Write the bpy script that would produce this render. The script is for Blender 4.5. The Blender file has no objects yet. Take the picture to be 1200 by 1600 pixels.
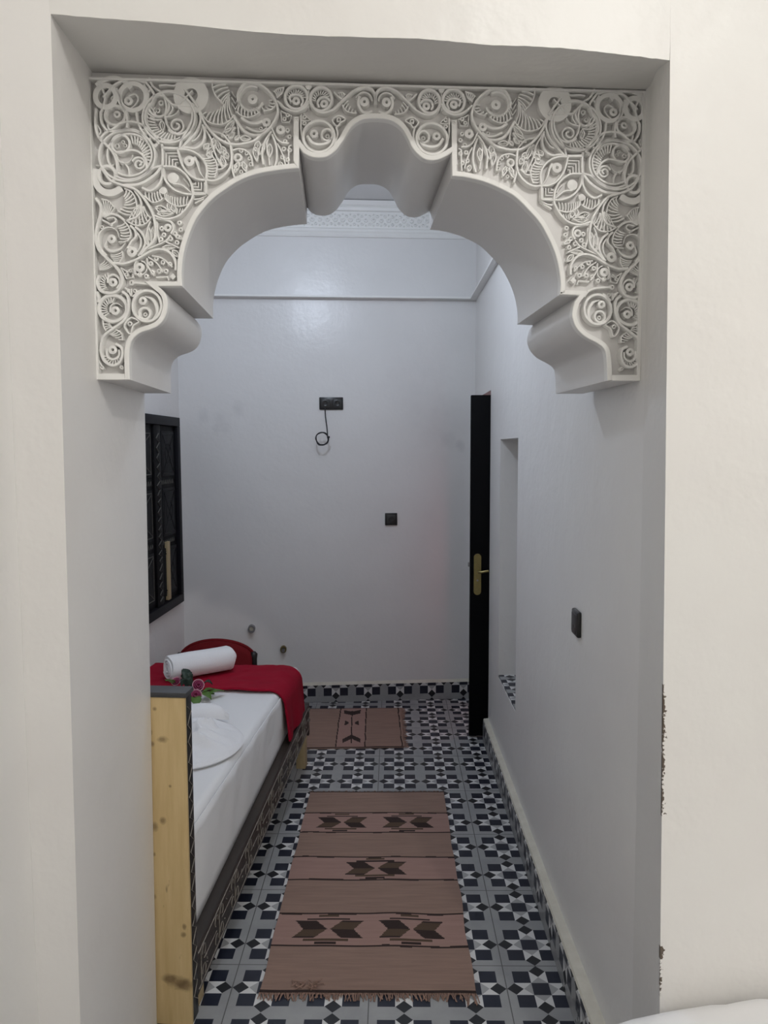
import bpy, bmesh, math, random
from mathutils import Vector, Matrix, noise
random.seed(7)
PI = math.pi
C = bpy.context.scene.collection

# ------------------------------------------------------------------ camera
W, H, F = 1200.0, 1600.0, 1202.0
CAMH = 1.72
ROLL = -0.003
def cam_rot(yaw, pitch, roll):
    return (Matrix.Rotation(yaw, 3, 'Z') @ Matrix.Rotation(PI/2 - pitch, 3, 'X') @ Matrix.Rotation(roll, 3, 'Z'))
def proj_dir(R, d):
    c = R.transposed() @ Vector(d)
    return W/2 + F*c.x/(-c.z), H/2 - F*c.y/(-c.z)
yaw, pitch = 0.0, 0.08
for _ in range(30):                       # the corridor axis vanishes at (614, 702)
    x, y = proj_dir(cam_rot(yaw, pitch, ROLL), (0, 1, 0))
    yaw += (614 - x)/F
    pitch += (y - 702)/F
R = cam_rot(yaw, pitch, ROLL)
CAM = Vector((0, 0, CAMH))
def ray(x, y):
    return R @ Vector(((x - W/2)/F, -(y - H/2)/F, -1.0))
def hit(x, y, X=None, Y=None, Z=None, p=None, n=None):
    d = ray(x, y)
    if X is not None: t = (X - CAM.x)/d.x
    elif Y is not None: t = (Y - CAM.y)/d.y
    elif Z is not None: t = (Z - CAM.z)/d.z
    else: t = (Vector(p) - CAM).dot(Vector(n))/d.dot(Vector(n))
    return CAM + d*t

cam_d = bpy.data.cameras.new('camera'); cam = bpy.data.objects.new('camera', cam_d); C.objects.link(cam)
cam_d.sensor_fit = 'VERTICAL'; cam_d.sensor_height = 36.0; cam_d.lens = F*36.0/H
cam_d.clip_start = 0.02
cam.matrix_world = Matrix.Translation(CAM) @ R.to_4x4()
bpy.context.scene.camera = cam

# ------------------------------------------------------------------ node helpers
class E:
    def __init__(s, nt, v): s.nt, s.v = nt, v
    def op(s, o, *a):
        n = s.nt.nodes.new('ShaderNodeMath'); n.operation = o
        for i, q in enumerate((s,) + a):
            if isinstance(q, E):
                if isinstance(q.v, (int, float)): n.inputs[i].default_value = q.v
                else: s.nt.links.new(q.v, n.inputs[i])
            else: n.inputs[i].default_value = q
        return E(s.nt, n.outputs[0])
    def __add__(s, o): return s.op('ADD', o)
    def __sub__(s, o): return s.op('SUBTRACT', o)
    def __mul__(s, o): return s.op('MULTIPLY', o)
    def abs(s): return s.op('ABSOLUTE')
    def fract(s): return s.op('FRACT')
    def max(s, o): return s.op('MAXIMUM', o)
    def min(s, o): return s.op('MINIMUM', o)
    def lt(s, o): return s.op('LESS_THAN', o)
    def gt(s, o): return s.op('GREATER_THAN', o)

def new_mat(name):
    m = bpy.data.materials.new(name); m.use_nodes = True
    nt = m.node_tree; b = nt.nodes['Principled BSDF']
    return m, nt, b
def mixc(nt, f, a, b):
    n = nt.nodes.new('ShaderNodeMix'); n.data_type = 'RGBA'
    if isinstance(f, E): nt.links.new(f.v, n.inputs[0])
    elif isinstance(f, float): n.inputs[0].default_value = f
    else: nt.links.new(f, n.inputs[0])
    for q, i in ((a, 6), (b, 7)):
        if isinstance(q, tuple): n.inputs[i].default_value = (*q, 1)
        else: nt.links.new(q, n.inputs[i])
    return n.outputs[2]
def objco(nt):
    t = nt.nodes.new('ShaderNodeTexCoord'); return t.outputs['Object']
def noisen(nt, scale, detail=3, rough=.5, vec=None, stretch=None):
    n = nt.nodes.new('ShaderNodeTexNoise'); n.inputs['Scale'].default_value = scale
    n.inputs['Detail'].default_value = detail; n.inputs['Roughness'].default_value = rough
    v = vec or objco(nt)
    if stretch:
        mp = nt.nodes.new('ShaderNodeMapping'); mp.inputs['Scale'].default_value = stretch
        nt.links.new(v, mp.inputs['Vector']); v = mp.outputs[0]
    nt.links.new(v, n.inputs['Vector'])
    return n.outputs['Fac']
def ramp(nt, fac, lo, hi, a=(0, 0, 0), b=(1, 1, 1)):
    r = nt.nodes.new('ShaderNodeValToRGB')
    r.color_ramp.elements[0].position = lo; r.color_ramp.elements[0].color = (*a, 1)
    r.color_ramp.elements[1].position = hi; r.color_ramp.elements[1].color = (*b, 1)
    nt.links.new(fac, r.inputs[0]); return r.outputs[0]
def bump(nt, b, h, strength, dist=.01):
    n = nt.nodes.new('ShaderNodeBump'); n.inputs['Strength'].default_value = strength
    n.inputs['Distance'].default_value = dist
    nt.links.new(h, n.inputs['Height']); nt.links.new(n.outputs[0], b.inputs['Normal'])
def simple(name, col, rough=.5, metal=0.0, nscale=None, ncol=None, bscale=None, bstr=.2, spec=.5, stretch=None, sheen=0):
    m, nt, b = new_mat(name)
    b.inputs['Base Color'].default_value = (*col, 1); b.inputs['Roughness'].default_value = rough
    b.inputs['Metallic'].default_value = metal; b.inputs['Specular IOR Level'].default_value = spec
    if sheen: b.inputs['Sheen Weight'].default_value = sheen
    if nscale:
        f = noisen(nt, nscale, 4, .6, stretch=stretch)
        nt.links.new(mixc(nt, ramp(nt, f, .3, .7), col, ncol), b.inputs['Base Color'])
    if bscale:
        bump(nt, b, noisen(nt, bscale, 3, .6, stretch=stretch), bstr, .004)
    return m

def plaster(name, col, col2, rough=.5, bstr=.25, chips=None, smudges_shadow=None):
    m, nt, b = new_mat(name)
    f = noisen(nt, 2.2, 4, .6)
    c = mixc(nt, ramp(nt, f, .35, .7), col, col2)
    co = objco(nt)
    sx = nt.nodes.new('ShaderNodeSeparateXYZ'); nt.links.new(co, sx.inputs[0])
    X, Y, Z = (E(nt, sx.outputs[i]) for i in range(3))
    if chips:                                   # knocked-off plaster along one edge (dark render beneath)
        nz = E(nt, noisen(nt, 130, 3, .65)); nz2 = E(nt, noisen(nt, 24, 2, .6))
        for (xc, k, zc, wd, y1, z0, z1, th) in chips:      # edge x = xc + k*(z-zc)
            q = X - (Z - zc)*k - xc + (nz - th)*-.03
            msk = q.lt(nz2*wd*2.6 - wd*.9)*Y.lt(y1)*Z.gt(z0)*Z.lt(z1)
            c = mixc(nt, msk, c, (.10, .075, .055))
    if smudges_shadow:                                 # grey hand marks, patched spots and the cable coil's painted shadow
        nz = E(nt, noisen(nt, 9, 3, .6))
        for (x, z, r, k) in smudges_shadow:
            d = ((X - x)*(X - x) + (Z - z)*(Z - z)*.6).op('POWER', .5) + (nz - .5)*(r*1.6)
            mk = (E(nt, 1.0) - d*(1/r)).max(0.0).min(1.0)*k
            c = mixc(nt, mk, c, (.34, .34, .36))
    nt.links.new(c, b.inputs['Base Color'])
    b.inputs['Roughness'].default_value = rough
    n1 = E(nt, noisen(nt, 5, 4, .55)); n2 = E(nt, noisen(nt, 45, 2, .5))
    bump(nt, b, (n1*1.0 + n2*.12).v, bstr, .02)
    return m

UNIT = 0.22
def tile_mat(name, axes, off, grout=True, rough=.28):
    m, nt, b = new_mat(name)
    co = objco(nt); sx = nt.nodes.new('ShaderNodeSeparateXYZ'); nt.links.new(co, sx.inputs[0])
    u = (E(nt, sx.outputs[axes[0]]) - off[0])*(1/UNIT)
    v = (E(nt, sx.outputs[axes[1]]) - off[1])*(1/UNIT)
    x = (u.fract() - .5).abs(); y = (v.fract() - .5).abs()
    mx = x.max(y); mn = x.min(y)
    grey, dark, black, white, tri = (.30, .305, .31), (.012, .015, .028), (.012, .013, .016), (.66, .66, .65), (.36, .36, .365)
    gvar = ramp(nt, noisen(nt, 7, 4, .6), .3, .7, (.27, .275, .28), (.345, .35, .35))
    c = mixc(nt, mx.lt(.125), gvar, dark)
    c = mixc(nt, mn.gt(.125)*mx.lt(.375), c, dark)
    cell = mn.lt(.125)*mx.gt(.125)*mx.lt(.375)
    c = mixc(nt, cell, c, white)
    c = mixc(nt, cell*((mx + mn).lt(.25)), c, tri)
    dia = (mx - .375).abs() + mn
    c = mixc(nt, dia.lt(.12), c, black)
    if grout:
        gu = ((u*.5).fract() - .5).abs(); gv = ((v*.5).fract() - .5).abs()
        c = mixc(nt, gu.gt(.4962).max(gv.gt(.4962)), c, (.10, .10, .10))
    nt.links.new(c, b.inputs['Base Color'])
    nt.links.new(ramp(nt, noisen(nt, 12, 3, .6), .3, .7, (rough,)*3, (rough+.2,)*3), b.inputs['Roughness'])
    return m

# ------------------------------------------------------------------ mesh helpers
def link(name, me, parent=None, mats=()):
    o = bpy.data.objects.new(name, me); C.objects.link(o)
    for m in mats: me.materials.append(m)
    if parent is not None: o.parent = parent
    return o
def done(name, bm, mat, parent=None, smooth=35, recalc=True):
    if recalc: bmesh.ops.recalc_face_normals(bm, faces=bm.faces)
    me = bpy.data.meshes.new(name); bm.to_mesh(me); bm.free()
    if smooth:
        for p in me.polygons: p.use_smooth = True
        me.set_sharp_from_angle(angle=math.radians(smooth))
    return link(name, me, parent, mat if isinstance(mat, (list, tuple)) else [mat])
def tag(o, label, cat, group=None):
    o['label'] = label; o['category'] = cat
    if group: o['group'] = group
    return o
def struct(o, label=None, cat=None):
    o['kind'] = 'structure'
    if label: o['label'] = label
    if cat: o['category'] = cat
    return o
def empty(name, loc=(0, 0, 0), rz=0.0):
    o = bpy.data.objects.new(name, None); C.objects.link(o)
    o.location = loc; o.rotation_euler = (0, 0, rz); o.empty_display_size = .1
    return o
def add_box(bm, x0, x1, y0, y1, z0, z1, bev=0, seg=2):
    vs = [bm.verts.new(p) for p in ((x0,y0,z0),(x1,y0,z0),(x1,y1,z0),(x0,y1,z0),(x0,y0,z1),(x1,y0,z1),(x1,y1,z1),(x0,y1,z1))]
    fs = [bm.faces.new([vs[i] for i in q]) for q in ((0,3,2,1),(4,5,6,7),(0,1,5,4),(1,2,6,5),(2,3,7,6),(3,0,4,7))]
    if bev:
        es = list({e for f in fs for e in f.edges})
        bmesh.ops.bevel(bm, geom=es, offset=bev, segments=seg, affect='EDGES', profile=.5)
    return vs
def add_prism(bm, poly, z0, z1):
    a = [bm.verts.new((p[0], p[1], z0)) for p in poly]; b = [bm.verts.new((p[0], p[1], z1)) for p in poly]
    bm.faces.new(a[::-1]); bm.faces.new(b)
    n = len(poly)
    for i in range(n): bm.faces.new((a[i], a[(i+1) % n], b[(i+1) % n], b[i]))
def add_extrude_y(bm, poly, y0, y1, caps=True):      # poly in x,z
    a = [bm.verts.new((p[0], y0, p[1])) for p in poly]; b = [bm.verts.new((p[0], y1, p[1])) for p in poly]
    if caps: bm.faces.new(a); bm.faces.new(b[::-1])
    n = len(poly)
    for i in range(n): bm.faces.new((a[i], b[i], b[(i+1) % n], a[(i+1) % n]))
def add_tube(bm, pts, r, seg=8, rad=None):
    pts = [Vector(p) for p in pts]; rings = []
    n = len(pts)
    up = Vector((0, 0, 1))
    prev = None
    for i, p in enumerate(pts):
        t = (pts[min(i+1, n-1)] - pts[max(i-1, 0)]).normalized()
        if prev is None:
            s = t.cross(up)
            if s.length < 1e-3: s = t.cross(Vector((1, 0, 0)))
        else:
            s = prev - t*prev.dot(t)
        s.normalize(); prev = s; q = s.cross(t)
        rr = rad[i] if rad else r
        rings.append([bm.verts.new(p + s*math.cos(2*PI*k/seg)*rr + q*math.sin(2*PI*k/seg)*rr) for k in range(seg)])
    for a, b in zip(rings, rings[1:]):
        for k in range(seg): bm.faces.new((a[k], a[(k+1) % seg], b[(k+1) % seg], b[k]))
    bm.faces.new(rings[0][::-1]); bm.faces.new(rings[-1])
def catmull(pts, sub=6, closed=False):
    P = [Vector(p) for p in pts]; n = len(P); out = []
    rng = range(n) if closed else range(n-1)
    for i in rng:
        p1, p2 = P[i], P[(i+1) % n]
        p0 = P[(i-1) % n] if (closed or i > 0) else p1*2 - p2
        p3 = P[(i+2) % n] if (closed or i+2 < n) else p2*2 - p1
        for k in range(sub):
            t = k/sub
            out.append(.5*((2*p1) + (p2-p0)*t + (2*p0-5*p1+4*p2-p3)*t*t + (3*p1-p0-3*p2+p3)*t**3))
    if not closed: out.append(P[-1])
    return out

# ------------------------------------------------------------------ materials
M = {}
M['wall'] = plaster('wall_paint', (.82, .81, .79), (.79, .775, .76), .42, .3)
M['arch'] = plaster('arch_paint', (.90, .895, .87), (.88, .87, .845), .45, .12)
M['ceil'] = plaster('ceiling_paint', (.78, .78, .77), (.75, .75, .74), .6, .15)
M['ledge'] = simple('ledge_plaster', (.72, .69, .60), .6, nscale=14, ncol=(.62, .59, .50), bscale=30)
M['pine'] = None
M['black_wood'] = simple('black_wood', (.012, .011, .011), .45, nscale=20, ncol=(.02, .018, .017), bscale=60, bstr=.3)
M['cap_wood'] = simple('dark_grey_board', (.045, .047, .052), .5)
M['brown_wood'] = simple('dark_brown_wood', (.020, .015, .012), .42, nscale=12, ncol=(.042, .030, .024), bscale=50, bstr=.4, stretch=(1, .1, 1))
M['worn'] = simple('worn_carving', (.36, .33, .29), .6, nscale=40, ncol=(.14, .125, .11))
M['sheet'] = simple('white_cotton', (.80, .80, .81), .8, bscale=400, bstr=.05, sheen=.2)
M['towel'] = simple('white_terry', (.84, .84, .86), .95, bscale=320, bstr=.5, sheen=.3)
M['red'] = simple('red_blanket', (.33, .002, .022), .8, nscale=6, ncol=(.27, .0015, .018), bscale=260, bstr=.35, spec=.2)
M['red_dark'] = simple('dark_red_velvet', (.17, .008, .012), .8, bscale=200, bstr=.2, spec=.2)
M['black_plastic'] = simple('black_plastic', (.014, .014, .014), .3)
M['grey_plastic'] = simple('charcoal_plastic', (.035, .034, .033), .38)
M['cable'] = simple('black_cable', (.01, .01, .013), .45)
M['brass'] = simple('aged_brass', (.30, .24, .09), .38, metal=.75, nscale=40, ncol=(.22, .18, .08))
M['steel'] = simple('dull_steel', (.30, .29, .28), .4, metal=.6)
M['pipe_grey'] = simple('grey_pipe_plastic', (.22, .215, .22), .6)
M['dirt'] = simple('dark_hole', (.05, .048, .045), .9)
M['door'] = simple('black_door_paint', (.0018, .0018, .0026), .6, spec=.1)
M['shutter'] = simple('black_shutter', (.004, .004, .005), .6, bscale=40, bstr=.4, spec=.15)
M['shutter_grey'] = simple('charcoal_panel', (.016, .017, .018), .6, nscale=18, ncol=(.009, .009, .011), spec=.2)
M['shutter_frame'] = simple('shutter_frame', (.006, .006, .009), .55, spec=.2)
M['shutter_line'] = simple('shutter_carving', (.11, .105, .09), .6, nscale=60, ncol=(.05, .05, .045))
M['raw'] = simple('raw_batten', (.46, .36, .21), .7, nscale=20, ncol=(.38, .29, .16), stretch=(8, 8, 1))
M['rose'] = simple('rose_petal', (.34, .045, .13), .6)
M['rose_edge'] = simple('pale_rose_petal', (.62, .33, .40), .6)
M['leaf_dark'] = simple('dark_leaf', (.012, .032, .018), .5)
M['leaf_green'] = simple('green_leaf', (.075, .16, .02), .5)
M['stem'] = simple('stem', (.06, .11, .02), .6)

# raw pine: long grain, knots and smears
m, nt, b = new_mat('raw_pine')
f1 = noisen(nt, 6, 5, .6, stretch=(6, 6, .6)); f2 = noisen(nt, 14, 3, .6, stretch=(1.5, 1, .7))
c = mixc(nt, ramp(nt, f1, .3, .72), (.66, .50, .26), (.54, .385, .18))
c = mixc(nt, ramp(nt, f2, .64, .74), c, (.17, .105, .045))
co = objco(nt); sx = nt.nodes.new('ShaderNodeSeparateXYZ'); nt.links.new(co, sx.inputs[0])
X, Z = E(nt, sx.outputs[0]), E(nt, sx.outputs[2]); nz = E(nt, noisen(nt, 30, 3, .6))
for (kx, kz, r, s) in ((-.112, .90, .014, .6), (-.10, .865, .010, 1), (-.07, .88, .012, .3), (-.10, .615, .018, 1.4), (-.075, .635, .014, 1.2), (-.105, .53, .008, 1), (-.02, .285, .010, 1), (-.018, .31, .012, 2.5), (-.04, .135, .026, .35), (-.02, .125, .022, .3), (-.065, .145, .018, .35), (-.11, .40, .010, .8), (-.05, .74, .006, 1), (-.09, .97, .008, 1)):
    d = ((X - kx)*(X - kx)*s + (Z - kz)*(Z - kz)).op('POWER', .5) + (nz - .5)*r*1.2
    c = mixc(nt, (E(nt, 1.0) - d*(1/r)).max(0.0).min(.65), c, (.13, .075, .03))
nt.links.new(c, b.inputs['Base Color']); b.inputs['Roughness'].default_value = .6
bump(nt, b, f1, .2, .003)
M['pine'] = m

# ------------------------------------------------------------------ frame of the archway (turned a little against the corridor)
ANG = math.radians(4.0)
O = Vector((-.66, 1.74, 0))
e1 = Vector((math.cos(ANG), math.sin(ANG), 0)); e2 = Vector((-math.sin(ANG), math.cos(ANG), 0))
FRONT, T = -.22, .43
def fr(a, d, z=0): return O + e1*a + e2*d + Vector((0, 0, z))
def on(x, y, d=0.0):                        # pixel -> (a, z) on the plane a distance d behind the arch face
    p = hit(x, y, p=O + e2*d, n=e2); return (p - O).dot(e1), p.z
AR = on(1005, 400)[0]                       # arch width
CEIL = 3.33
NCEIL = 4.0                                 # the near room is taller
XW = lambda y: .582 - .0079*(y - 1.62)      # corridor side of the right wall
YB = lambda x: 5.17 + .085*(x + .06)        # corridor face of the end wall
XL = -1.40
LSK = .025
XLW = lambda y: XL - LSK*(5.06 - y)

# ------------------------------------------------------------------ room shell
bm = bmesh.new(); add_box(bm, -1.75, 3.3, -2.6, 5.7, -.12, 0)
ft = None
gy = [hit(770, 1391, Z=0).y, hit(770, 1509.5, Z=0).y]
gx = [hit(803.5, 1599.5, Z=0).x, hit(731, 1256, Z=0).x]
print('GROUT', gy, gx)
M['floor'] = tile_mat('patterned_tile', (0, 1), (sum(gx)/2, sum(gy)/2 - UNIT))
struct(done('floor', bm, M['floor'], smooth=0))

bm = bmesh.new(); add_box(bm, -1.75, 3.3, 1.95, 5.7, CEIL, CEIL+.1); add_box(bm, -1.75, 3.3, -2.6, 2.35, NCEIL, NCEIL+.1)
struct(done('ceiling', bm, M['ceil'], smooth=0))

# near wall (faces the camera): right slab, left pier, lintel
def P2(a, d): q = fr(a, d); return (q.x, q.y)
NbA, NzB = on(1031.5, 1500, FRONT); NtA, NzT = on(1047, 100, FRONT)
NK = (NtA - NbA)/(NzT - NzB)
def NAz(z): return NbA + NK*(z - NzB)
NA = NAz(2.5); N = fr(NAz(1.2), FRONT); N0 = fr(NAz(0), FRONT); N1 = fr(NAz(NCEIL), FRONT)
cx0 = fr(NAz(1.0), FRONT)
M['wall_near'] = plaster('near_wall_paint', (.78, .77, .745), (.76, .74, .715), .40, .3,
    chips=[(cx0.x, NK, 1.0, .0065, cx0.y+.006, .93, 1.22, .46), (cx0.x, NK, 1.0, .013, cx0.y+.008, .605, .635, .42), (cx0.x, NK, 1.0, .006, cx0.y+.006, .52, .60, .55)])
M['wall_pier'] = plaster('pier_paint', (.82, .805, .785), (.795, .775, .755), .42, .3)
AX0, AX1 = .590, .590-.005*NCEIL
def loft(bm, pa, pb, z0, z1):
    a = [bm.verts.new((p[0], p[1], z0)) for p in pa]; b = [bm.verts.new((p[0], p[1], z1)) for p in pb]
    bm.faces.new(a[::-1]); bm.faces.new(b); n = len(pa)
    for i in range(n): bm.faces.new((a[i], a[(i+1) % n], b[(i+1) % n], b[i]))
bm = bmesh.new()
loft(bm, [(N0.x, N0.y), P2(NA+2.4, FRONT), P2(NA+2.4, FRONT+.15), (AX0, 1.80)], [(N1.x, N1.y), P2(NA+2.4, FRONT), P2(NA+2.4, FRONT+.15), (AX1, 1.80)], 0, NCEIL)
# lintel with an uneven plastered edge
edge = [on(x, y, FRONT) for x, y in ((84, 22), (180, 30), (270, 37), (400, 50), (480, 55), (560, 58), (640, 60), (700, 64), (760, 70), (820, 72), (890, 76), (960, 84), (1010, 90), (1046, 94))]
edge[0] = (-.004, edge[0][1]); edge[-1] = (NAz(2.53), edge[-1][1])
ep = catmull([(a, z) for a, z in edge], 5)
zs = sum(z for _, z in edge)/len(edge)
tl = on(143, 105); tr = on(1007, 141)
ZTOP = lambda a: tl[1] + (tr[1]-tl[1])*(a-tl[0])/(tr[0]-tl[0])
print('ZTOP', tl, tr, edge[0], edge[-1], 'AR', AR, N0, N1)
lo = [bm.verts.new(fr(p[0], FRONT + .0015*noise.noise(Vector((i*.35, 2, 0))), p[1] + .0012*noise.noise(Vector((i*.7, 0, 0))))) for i, p in enumerate(ep)]
up = [bm.verts.new(fr(p[0], FRONT, NCEIL)) for p in ep]
ka = (AR+.03)/NAz(2.53)
lm = [bm.verts.new(fr(p[0]*(ka if p[0] > .3 else 1), -.01, ZTOP(p[0]))) for p in ep]; lb = [bm.verts.new(fr(p[0]*(ka if p[0] > .3 else 1), T, ZTOP(p[0]))) for p in ep]; ub = [bm.verts.new(fr(p[0], T, NCEIL)) for p in ep]
for i in range(len(ep)-1):
    bm.faces.new((lo[i], lo[i+1], up[i+1], up[i])); bm.faces.new((lo[i], lm[i], lm[i+1], lo[i+1])); bm.faces.new((lm[i], lb[i], lb[i+1], lm[i+1])); bm.faces.new((lb[i], ub[i], ub[i+1], lb[i+1]))
struct(done('wall_front', bm, M['wall_near'], smooth=25))
bm = bmesh.new()
loft(bm, [P2(-.020, FRONT), P2(-.022, T), P2(-.88, T), P2(-.88, FRONT)], [P2(.009, FRONT), P2(.012, T), P2(-.88, T), P2(-.88, FRONT)], 0, NCEIL)
struct(done('wall_pier', bm, M['wall_pier'], smooth=0))
NL = fr(-.102, FRONT)
bm = bmesh.new(); add_prism(bm, [(NL.x, NL.y-.0005), (NL.x-.16, NL.y-.0005), (-.95, -2.5), (-.79, -2.5)], 0, NCEIL)
struct(done('wall_side', bm, M['wall'], smooth=0))
bm = bmesh.new(); add_box(bm, -.93, 3.1, -2.6, -2.5, 0, NCEIL); struct(done('wall_rear', bm, M['wall'], smooth=0))
bm = bmesh.new(); add_box(bm, 2.97, 3.1, -2.5, 1.7, 0, NCEIL); struct(done('wall_far_side', bm, M['wall'], smooth=0))

# corridor walls
bm = bmesh.new(); add_prism(bm, [(-1.62, 2.05), (XLW(2.05), 2.05), (XL, YB(XL)), (XL-.2, YB(XL))], 0, CEIL)
struct(done('wall_left', bm, M['wall'], smooth=0))
sm = []
for (x, y, r, k) in ((318, 652, .045, .16), (344, 654, .05, .14), (372, 640, .05, .17), (338, 672, .04, .15), (352, 670, .045, .17), (700, 690, .07, .13), (720, 695, .04, .2), (690, 672, .2, .08), (505, 705, .04, .10), (645, 610, .25, .08)):  # the spot just below the cable coil paints its cast shadow
    q = hit(x, y, p=(-.06, 5.17, 0), n=(-.085, 1, 0)); sm.append((q.x, q.z, r, k))
M['wall_back'] = plaster('end_wall_paint', (.81, .80, .79), (.78, .77, .76), .30, .22, smudges_shadow=sm)
bm = bmesh.new(); add_prism(bm, [(-1.7, YB(-1.7)), (1.9, YB(1.9)), (1.9, YB(1.9)+.15), (-1.7, YB(-1.7)+.15)], 0, CEIL)
struct(done('wall_back', bm, M['wall_back'], smooth=0))

NY0, NY1, NZ0, NZ1 = 3.505, 4.05, .50, 1.77        # niche
DY0, DY1, DZ = 4.44, 5.10, 2.055                   # doorway
bm = bmesh.new(); TH = .36
def rw(y0, y1, z0, z1, d0=0, d1=TH):
    add_prism(bm, [(XW(y0)+d0, y0), (XW(y0)+d1, y0), (XW(y1)+d1, y1), (XW(y1)+d0, y1)], z0, z1)
loft(bm, [(AX0, 1.80), (AX0+TH, 1.80), (XW(2.6)+TH, 2.6), (XW(2.6), 2.6)], [(.590-.005*CEIL, 1.80), (AX1+TH, 1.80), (XW(2.6)+TH, 2.6), (XW(2.6), 2.6)], 0, CEIL)
rw(2.6, NY0, 0, CEIL); rw(NY0, NY1, 0, NZ0); rw(NY0, NY1, NZ1, CEIL); rw(NY0, NY1, NZ0, NZ1, .24)
rw(NY1, DY0, 0, CEIL); rw(DY0, DY1, DZ, CEIL)
add_prism(bm, [(XW(DY1), DY1), (XW(DY1)+TH, DY1), (XW(DY1)+TH, YB(.95)), (XW(DY1), YB(XW(DY1)))], 0, CEIL)
struct(done('wall_right', bm, M['wall'], smooth=0))
# the small room behind the doorway
bm = bmesh.new()
add_box(bm, 1.85, 1.95, 3.6, YB(1.9), 0, 2.6); add_box(bm, .95, 1.9, 3.5, 3.6, 0, 2.6); add_box(bm, .95, 1.9, 3.6, YB(1.0)-.01, 2.5, 2.6)
struct(done('wall_side_room', bm, M['wall'], smooth=0))

# skirting: patterned tile strip with a plaster ledge on top
def skirting(name, p0, p1, th, z, ledge, phase, mat_name):
    L = (Vector(p1)-Vector(p0)).length; ang = math.atan2(p1[1]-p0[1], p1[0]-p0[0])
    root = empty(name, (p0[0], p0[1], 0), ang); struct(root)
    mt = tile_mat(mat_name, (0, 2), (phase, z - .118 + .016), grout=False, rough=.25)
    b1 = bmesh.new(); add_box(b1, 0, L, -th, .02, .0, z); done('skirting_tile', b1, mt, root, smooth=0)
    b2 = bmesh.new()
    n = int(L/.03)
    rows = []
    for i in range(n+1):
        x = L*i/n; w = .003*noise.noise(Vector((x*9, p0[0], 0)))
        rows.append([b2.verts.new(q) for q in ((x, -th+.002+w*.5, z), (x, -th+.006+w*.5, z+.008), (x, 0.004, z+ledge+w), (x, .02, z+ledge+w), (x, .02, z))])
    for r0, r1 in zip(rows, rows[1:]):
        for k in range(5): b2.faces.new((r0[k], r1[k], r1[(k+1) % 5], r0[(k+1) % 5]))
    b2.faces.new(rows[0]); b2.faces.new(rows[-1][::-1])
    done('plaster_ledge', b2, M['ledge'], root)
    return root
q0 = (XL+.005, YB(XL+.005)); q1 = (XW(5.0)-.005, YB(XW(5.0)-.005))
cx = hit(626, 1090, p=(-.06, 5.16, 0), n=(-.085, 1, 0)).x - q0[0]
skirting('baseboard_back', q0, q1, .012, .118, .028, cx - UNIT*.5, 'skirting_tile_back')
r0 = (XW(DY0), DY0-.004); r1 = (XW(N.y+.02)-.004, N.y+.02)
sk = skirting('baseboard_right', (r0[0], r0[1]), (r1[0], r1[1]), .032, .125, .012, .03, 'skirting_tile_right')

# moulding line round the corridor, ceiling frieze
bm = bmesh.new()
zz = 2.705
add_prism(bm, [(XL, YB(XL)), (XW(5.1), YB(XW(5.1))), (XW(5.1), YB(XW(5.1))-.06), (XL, YB(XL)-.06)], zz, zz+.012)
add_prism(bm, [(XW(5.1), YB(XW(5.1))-.06), (XW(2.5)+.0, 2.5), (XW(2.5)-.042, 2.5), (XW(5.1)-.042, YB(XW(5.1))-.06)], zz, zz+.012)
struct(done('trim_1', bm, M['arch'], smooth=0))
root = empty('trim_2', (XL, YB(XL), 0), math.atan2(.085, 1)); struct(root)
bm = bmesh.new(); Lb = 1.98
prof = [(0, 3.10), (-.012, 3.10), (-.018, 3.112), (-.012, 3.125), (-.02, 3.135), (-.02, 3.15), (-.006, 3.158), (-.006, 3.262), (-.02, 3.268), (-.025, 3.285), (-.018, 3.292), (-.03, 3.30), (-.045, 3.325), (0, 3.33)]
a = [bm.verts.new((.0, y, z)) for y, z in prof]; b_ = [bm.verts.new((Lb, y, z)) for y, z in prof]
for i in range(len(prof)): bm.faces.new((a[i], b_[i], b_[(i+1) % len(prof)], a[(i+1) % len(prof)]))
bm.faces.new(a); bm.faces.new(b_[::-1])
done('cornice_moulding', bm, M['arch'], root, smooth=0)
bm = bmesh.new()
for k in range(int(Lb/.05)):
    cxk = .03 + k*.05
    for (dx, dz, r) in ((0, 3.21, .017), (.025, 3.235, .012), (.025, 3.185, .012), (0, 3.245, .007), (0, 3.175, .007)):
        n = 8
        ring = [[bm.verts.new((cxk+dx+math.cos(2*PI*i/n)*rr, yy, dz+math.sin(2*PI*i/n)*rr)) for i in range(n)] for rr, yy in ((r, -.006), (r*.8, -.014), (r*.45, -.014), (r*.35, -.007))]
        for u_, v_ in zip(ring, ring[1:]):
            for i in range(n): bm.faces.new((u_[i], u_[(i+1) % n], v_[(i+1) % n], v_[i]))
done('carved_frieze', bm, M['arch'], root)

# niche sill of the floor tile
bm = bmesh.new(); add_prism(bm, [(XW(NY0)+.002, NY0+.002), (XW(NY0)+.238, NY0+.002), (XW(NY1)+.238, NY1-.002), (XW(NY1)+.002, NY1-.002)], NZ0, NZ0+.012)
struct(done('trim_3', bm, tile_mat('niche_sill_tile', (0, 1), (.07, .03), grout=False), smooth=0))

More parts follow.
